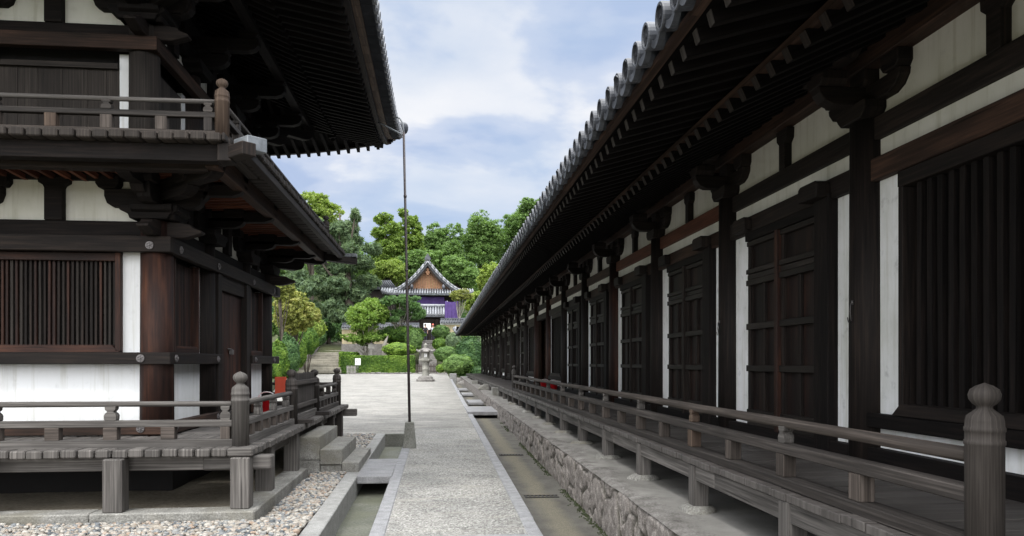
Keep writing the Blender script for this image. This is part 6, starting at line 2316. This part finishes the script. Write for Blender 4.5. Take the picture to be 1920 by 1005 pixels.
# pent eave of tiles below the gable
mb = MB()
x0e, x1e = cxm - 84 / ppm, cxm + 84 / ppm
zf, zr = gp(0, 553).z, gp(0, 541).z
n_ = int((x1e - x0e) / .27)
def upc(x): return .28 * max(0, (abs(x - cxm) - 3.6) / 1.4) ** 2
for q in range(24):
    xa, xb = x0e + (x1e - x0e) * q / 24, x0e + (x1e - x0e) * (q + 1) / 24
    mb.grid(lambda i, j: ((xa if i == 0 else xb), cym - 1.5 + 1.9 * j, (zf if j == 0 else zr) + (upc(xa if i == 0 else xb) if j == 0 else 0)), 1, 1, smooth=False)
    mb.bar((xa, cym - 1.5, zf - .09 + upc(xa)), (xb, cym - 1.5, zf - .09 + upc(xb)), .06, .12)
for k in range(n_ + 1):
    x = x0e + (x1e - x0e) * k / n_
    mb.tube([(x, cym - 1.58, zf + .03 + upc(x)), (x, cym + .38, zr + .04)], [.075, .07], 8, 1)
for xx in (-29, 29):
    xq = cxm + xx / ppm
    mb.lathe(xq, cym - .9, [(.12, zr - .15), (.2, zr + .05), (.16, zr + .2), (.02, zr + .4)], 8, 0)
sub(mb, 'pent_roof', [M['tile'], M['tilelt']], gb)
# side wings of the lower roof (the slopes left and right)
mb = MB()
for s_ in (-1, 1):
    mb.grid(lambda i, j: (cxm + s_ * (66 / ppm + .0 - 0 * i), cym - 1.5 + 10.5 * j, zf + .25), 1, 1)
body_z1 = gp(0, 552).z; body_z0 = 3.6
mb = MB().box(cxm - 2.9, cxm + 2.9, cym + .2, cym + 8, body_z0, body_z1 - .1)
sub(mb, 'wall', M['dark'], gb)
mb = MB()
for x in (-2.7, -1.0, 1.0, 2.7):
    mb.box(cxm + x - .13, cxm + x + .13, cym - .1, cym + .18, body_z0, body_z1 - .1)
    o = sub(mb, 'pillar', M['dark'], gb); mb = MB()
sub(MB().box(cxm - 3.6, cxm + 3.6, cym - .15, cym + .15, body_z1 - .38, body_z1 - .1), 'eave_beam', M['dark'], gb)
# lower porch roof over the entrance
def porch():
    d = 78.0; pp = F / d
    a, b_ = at(772, 590, d), at(837, 590, d)
    z0, z1 = at(0, 592, d).z, at(0, 575, d).z
    mb = MB()
    mb.grid(lambda i, j: (a.x + (b_.x - a.x) * i, a.y - 1.0 + 1.8 * j, z0 + (z1 - z0) * j), 1, 1, smooth=False)
    mb.bar((a.x, a.y - 1.0, z0 - .1), (b_.x, a.y - 1.0, z0 - .1), .08, .14)
    mb.grid(lambda i, j: (a.x + (b_.x - a.x) * i, a.y + .8 + 1.8 * j, z1 + (z0 - z1) * j), 1, 1, smooth=False)
    n_ = int((b_.x - a.x) / .27)
    for k in range(n_ + 1):
        x = a.x + (b_.x - a.x) * k / n_
        mb.tube([(x, a.y - 1.08, z0 + .04), (x, a.y + .8, z1 + .05)], [.085, .08], 8, 1)
    mb.tube([(a.x, a.y + .8, z1 + .18), (b_.x + .1, a.y + .8, z1 + .18)], [.17, .17], 8, 1)
    # stacked scroll tiles at the right verge
    for q in range(5):
        f = q / 4
        mb.tube([(b_.x + .05, a.y - 1.0 + 1.7 * f, z0 + .1 + (z1 - z0) * f), (b_.x + .28, a.y - 1.1 + 1.7 * f, z0 + .1 + (z1 - z0) * f)], [.16, .2], 8, 1)
    mb.lathe(b_.x + .1, a.y + .6, [(.1, z1), (.26, z1 + .15), (.2, z1 + .35), (.1, z1 + .4), (.16, z1 + .5), (.02, z1 + .7)], 8, 1)
    sub(mb, 'porch_roof', [M['tile'], M['tilelt']], gb)
    for px in (788, 826):
        p = at(px, 640, d)
        sub(MB().box(p.x - .12, p.x + .12, p.y - .12, p.y + .12, 3.6, z0), 'porch_pillar', M['dark'], gb)
    p, q = at(780, 600, d), at(832, 600, d)
    sub(MB().box(p.x, q.x, p.y - .1, p.y + .1, z0 - .35, z0 - .18), 'porch_beam', M['dark'], gb)
porch()
# purple curtains hung under the eave
def curtain(label, pa, pb, y0, y1, d, seed, sag=0.0):
    a, b_ = at(pa, y0, d), at(pb, y0, d)
    zt, zb = at(0, y0, d).z, at(0, y1, d).z
    mb = MB(); n_ = 24
    def pt(i, j, o=0):
        f = i / n_; q = j / 6
        return (a.x + (b_.x - a.x) * f, a.y + .07 * math.sin(f * 22 + seed) * (.3 + q) + o, zt + (zb - zt) * q + sag * math.sin(f * 3.1) * q - sag * .8 * (1 - q) * math.sin(f * 3.14))
    mb.grid(lambda i, j: pt(i, j), n_, 6, flip=True)
    mb.grid(lambda i, j: pt(i, j, .012), n_, 6)
    o = mb.build('curtain', M['purple'])
    return tag(o, label, 'curtain', 'purple curtains of the gate')
curtain('purple curtain hanging in the middle under the gate eave above the porch roof', 757, 833, 556, 574, 81.4, 1)
curtain('wide purple curtain hanging to the right of the porch roof', 834, 859, 564, 600, 76.6, 2, .15)
curtain('small corner of purple curtain seen through the garden pine', 742, 766, 591, 600, 79.5, 3)
# terrace floor before the gate
a, b_ = at(740, 640, 74), at(870, 640, 74)
tag(MB().box(a.x, b_.x, 74, 90, 2.5, 3.72).build('gate_terrace', M['podium']), kind='structure')
# dark wooden railing at the head of the steps
def small_rail(label, pa, pb):
    a, b_ = at(pa, 640, 72.6), at(pb, 640, 72.6); z = 3.72
    t_ = thing('barrier_rail', label, 'railing', 'dark railings at the head of the gate steps', loc=(a.x, a.y, z))
    for k in range(3):
        p = a.lerp(b_, k / 2)
        sub(MB().box(p.x - .05, p.x + .05, p.y - .05, p.y + .05, z - .4, z + .75), 'post', M['dark'], t_)
    for h in (.15, .45, .7):
        sub(MB().bar((a.x, a.y, z + h), (b_.x, b_.y, z + h), .05, .07), 'rail', M['dark'], t_)
small_rail('dark wooden railing at the left head of the gate steps', 789, 798)
small_rail('dark wooden railing at the right head of the gate steps', 806, 816)
# white board in the gateway
p = at(801, 610, 76)
wb_ = thing('white_board', 'white notice board standing in the dark gateway', 'notice board', loc=(p.x, p.y, 3.72))
sub(MB().box(p.x - .36, p.x + .36, p.y, p.y + .04, at(0, 618, 76).z, at(0, 606, 76).z), 'panel', M['white'], wb_)
for s_ in (-.3, .3):
    sub(MB().box(p.x + s_ - .03, p.x + s_ + .03, p.y, p.y + .04, 3.72, at(0, 618, 76).z), 'leg', M['dark'], wb_)
# far roof on the left behind the pine
p = at(700, 540, 95)
fr = thing('far_roof_building', 'low building with grey tiled roof behind the pine left of the gate', 'building', loc=(p.x, p.y, 4))
zt = at(0, 530, 95).z; ze = at(0, 546, 95).z
mb = MB().prism([(-3.2, ze), (3.2, ze), (2.2, zt), (-2.2, zt)], (p.x, p.y), (1, 0), 5)
for k in range(20):
    f = k / 19
    mb.tube([(p.x - 3.1 + 6.2 * f, p.y - 2.6, ze + .05), (p.x - 2.2 + 4.4 * f, p.y - 2.5, zt + .05)], [.07, .07], 6)
mb.tube([(p.x - 2.3, p.y, zt + .1), (p.x + 2.3, p.y, zt + .1)], [.2, .2], 8)
sub(mb, 'roof', M['tile'], fr)
sub(MB().box(p.x - 2.8, p.x + 2.8, p.y - 2, p.y + 2, 4.5, ze), 'wall', M['dark'], fr)
# guard stone at the court corner
p = at(846, 707, 47)
tag(MB().box(p.x - .1, p.x + .35, p.y, p.y + .5, .1, g(47) + .35).build('corner_stone', M['granite'], bevel=.03), 'squared upright stone at the far right corner of the court', 'stone')
for (px, d, w_, h_, lab) in ((872, 46, .5, .25, 'flat mossy stone in the far end of the right drain'), (858, 52, .6, .3, 'rough stone beside the dark bush at the end of the drain')):
    p = at(px, 715, d); v0, f0 = ico(2)
    P = np.array([(p.x + v[0] * w_ * (1 + .2 * noise.noise(Vector(v) * 2)), p.y + v[1] * w_, .25 + max(-.1, v[2] * h_ * (1 + .3 * noise.noise(Vector(v) * 3)))) for v in v0])
    tag(raw_mesh('garden_rock', P, f0, np.full(len(f0), .5), M['rock']), lab, 'rock')

# -------- the wooded hillside as one mass far behind
lob = []
r_ = random.Random(5)
for k in range(170):
    y = r_.uniform(125, 190); x = r_.uniform(-75, 80)
    s_ = r_.uniform(4, 7)
    z = hillz(x, y) + r_.uniform(3, 8) - 2
    lob.append(((x, y, z), (s_, s_, s_ * .8)))
V, Fq, T_ = leaves(lob, 90000, .6, seed=9, clump=.4)
o = raw_mesh('far_wood', V, Fq, T_, M['leaf_g'], smooth=False)
tag(o, 'distant wooded hillside closing the view behind the gate', 'wood', kind='stuff')
lob = []
for k in range(150):                                     # undergrowth on the slope
    y = r_.uniform(84, 118); x = r_.uniform(-40, 30)
    s_ = r_.uniform(1.8, 3.6); lob.append(((x, y, hillz(x, y) + .8), (s_, s_, s_ * .6)))
for k in range(26):
    y = r_.uniform(62, 76); x = r_.choice((r_.uniform(-9, -3), r_.uniform(1, 9)))
    s_ = r_.uniform(.6, 1.1); lob.append(((x, y, hillz(x, y) + .15), (s_, s_, s_ * .4)))
for k in range(40):
    y = r_.uniform(50, 84); x = r_.uniform(-32, -15)
    s_ = r_.uniform(1.2, 2.2); lob.append(((x, y, hillz(x, y) + .6), (s_, s_, s_ * .6)))
V, Fq, T_ = leaves(lob, 95000, .24, seed=10, clump=.4)
o = raw_mesh('undergrowth', V, Fq, T_, M['leaf_d'], smooth=False)
tag(o, 'dark leafy undergrowth covering the slope around the gate', 'undergrowth', kind='stuff')


# -------- people at the gate
def skinned(name, verts, edges, radii, mat, parent, sub_=2):
    me = bpy.data.meshes.new(name); me.from_pydata(verts, edges, [])
    o = bpy.data.objects.new(name, me); COL.objects.link(o)
    md = o.modifiers.new('skin', 'SKIN'); md.use_smooth_shade = True
    for i, r in enumerate(radii):
        me.skin_vertices[0].data[i].radius = (r, r * .85) if isinstance(r, float) else r
    me.skin_vertices[0].data[0].use_root = True
    ms = o.modifiers.new('sub', 'SUBSURF'); ms.levels = sub_; ms.render_levels = sub_
    me.materials.append(mat)
    o.parent = parent; o.matrix_parent_inverse = par_inv(parent)
    return o
M['skin'] = plain('skin', (.42, .26, .19), .5, 0, .3, 5, .05)
M['cloth_w'] = plain('pale_shirt', (.55, .60, .72), .8, 0, .2, 5, .1)
M['cloth_k'] = plain('black_clothing', (.018, .018, .022), .8, 0, .2, 5, .1)
M['hair'] = plain('black_hair', (.012, .010, .009), .6, 0, .3, 5, .1)
M['cap_r'] = plain('faded_red_hat', (.45, .12, .09), .8, 0, .2, 5, .1)
M['trousers'] = plain('dark_trousers', (.04, .045, .07), .8, 0, .2, 5, .1)


def person(label, px, d, z, shirt, hat, arms, face):
    p = at(px, 640, d)
    t_ = thing('person', label, 'person', loc=(p.x, p.y, z))
    Lc = lambda x, y, zz: (p.x + x, p.y + y * face, z + zz)
    v = [Lc(0, 0, .92), Lc(0, 0, 1.12), Lc(0, 0, 1.32), Lc(0, .01, 1.43), Lc(0, -.01, 1.50), Lc(0, -.02, 1.58), Lc(0, -.015, 1.66)]
    e = [(0, 1), (1, 2), (2, 3), (3, 4), (4, 5), (5, 6)]
    r = [.14, .12, .14, .06, .055, .085, .07]
    hands = []
    for s_ in (-1, 1):
        i = len(v)
        el, ha_ = arms[0 if s_ < 0 else 1]
        v += [Lc(s_ * .17, 0, 1.36), Lc(*el), Lc(*ha_)]
        e += [(2, i), (i, i + 1), (i + 1, i + 2)]; r += [.055, .042, .03]
        # palm and five fingers
        hx, hy, hz = ha_; ex, ey, ez = el
        dv = Vector((hx - ex, hy - ey, hz - ez)).normalized()
        j = len(v)
        v.append(Lc(hx + dv.x * .05, hy + dv.y * .05, hz + dv.z * .05)); e.append((i + 2, j)); r.append(.026)
        for q in range(5):
            off = (q - 2) * .017
            ln = (.045, .07, .075, .07, .055)[q]
            k = len(v)
            v.append(Lc(hx + dv.x * (.06 + ln) + off, hy + dv.y * (.06 + ln) - .015, hz + dv.z * (.06 + ln)))
            e.append((j, k)); r.append(.008)
    for s_ in (-1, 1):
        i = len(v)
        v += [Lc(s_ * .09, 0, .86), Lc(s_ * .10, -.01, .48), Lc(s_ * .10, .01, .08), Lc(s_ * .11, -.13, .035)]
        e += [(0, i), (i, i + 1), (i + 1, i + 2), (i + 2, i + 3)]; r += [.09, .06, .042, .035]
    body = skinned('body', v, e, r, M['skin'], t_)
    # face: nose, eyes, ears
    mb = MB()
    mb.tube([Lc(0, -.095, 1.60), Lc(0, -.115, 1.575), Lc(0, -.095, 1.565)], [.008, .014, .010], 8)
    for s_ in (-1, 1):
        mb.tube([Lc(s_ * .085, -.01, 1.61), Lc(s_ * .088, -.01, 1.57)], [.016, .012], 8)
    sub(mb, 'face', M['skin'], t_)
    mb = MB()
    for s_ in (-1, 1): mb.tube([Lc(s_ * .03, -.092, 1.605), Lc(s_ * .03, -.098, 1.605)], [.009, .006], 8)
    mb.tube([Lc(-.02, -.092, 1.545), Lc(.02, -.092, 1.545)], [.004, .004], 6)
    sub(mb, 'eyes_and_mouth', M['hair'], t_)
    # clothes
    vs = v[:3] + [Lc(0, 0, .84)]; es = [(0, 1), (1, 2), (0, 3)]; rs = [.155, .14, .155, .15]
    for s_ in (-1, 1):
        i = len(vs); el, ha_ = arms[0 if s_ < 0 else 1]
        vs += [Lc(s_ * .175, 0, 1.36), Lc(*el)]; es += [(2, i), (i, i + 1)]; rs += [.072, .058]
    skinned('shirt', vs, es, rs, shirt, t_)
    vt = [Lc(0, 0, .92)]; et = []; rt = [.15]
    for s_ in (-1, 1):
        i = len(vt); vt += [Lc(s_ * .09, 0, .84), Lc(s_ * .10, -.01, .48), Lc(s_ * .10, .01, .10)]
        et += [(0, i), (i, i + 1), (i + 1, i + 2)]; rt += [.105, .08, .062]
    skinned('trousers', vt, et, rt, M['trousers'], t_)
    mb = MB()
    mb.lathe(p.x, p.y + .02 * face, [(.085, z + 1.56), (.102, z + 1.62), (.10, z + 1.68), (.07, z + 1.735), (.01, z + 1.75)], 14)
    sub(mb, 'hair', M['hair'], t_)
    if hat:
        mb = MB().lathe(p.x, p.y, [(.15, z + 1.655), (.152, z + 1.665), (.108, z + 1.675), (.105, z + 1.75), (.06, z + 1.785), (.01, z + 1.79)], 16)
        sub(mb, 'sun_hat', M['cap_r'], t_)
    return t_


person('person in black with dark hair standing left in the dark gateway', 797.5, 74.4, 3.72, M['cloth_k'], False, (((-.24, .02, 1.12), (-.22, -.06, .90)), ((.24, .02, 1.12), (.22, -.06, .90))), 1)
person('person in pale shirt and faded red hat with raised hands right in the gateway', 811.5, 74.8, 3.72, M['cloth_w'], True, (((-.24, -.12, 1.22), (-.10, -.26, 1.48)), ((.24, -.12, 1.22), (.10, -.26, 1.48))), 1)

# -------- planting that continues left of the view, behind the tower
for (x, y, r, mat, lab, sd_) in ((-19, 52, 3.2, 'leaf_d', 'dark broad tree on the bank hidden behind the drum tower', 201), (-26, 60, 4.0, 'leaf_g', 'green spreading tree farther left on the bank behind the drum tower', 202),
                         (-15, 62, 2.6, 'leaf_g', 'green tree on the bank between the tower and the stairway', 203), (-33, 48, 4.2, 'leaf_y', 'light green tree at the far left of the bank', 204)):
    z = hillz(x, y) + 1
    tree(lab, 'tree', lobes_round((x, y, z + r * 1.25), r, r * 1.0, 14, sd_), mat, (x, y, z - 1), 12000, .2, seed=sd_)
V, Fq, T_ = leaves([((random.uniform(-34, -12.5), random.uniform(36, 58), 1.3 + random.uniform(0, .5)), (1.2, 1.2, .6)) for k in range(50)], 26000, .14, seed=77, clump=.4)
o = raw_mesh('ground_cover', V, Fq, T_, M['leaf_h'], smooth=False)
tag(o, 'low green ground cover on the planted bank behind the tower', 'ground cover', kind='stuff')
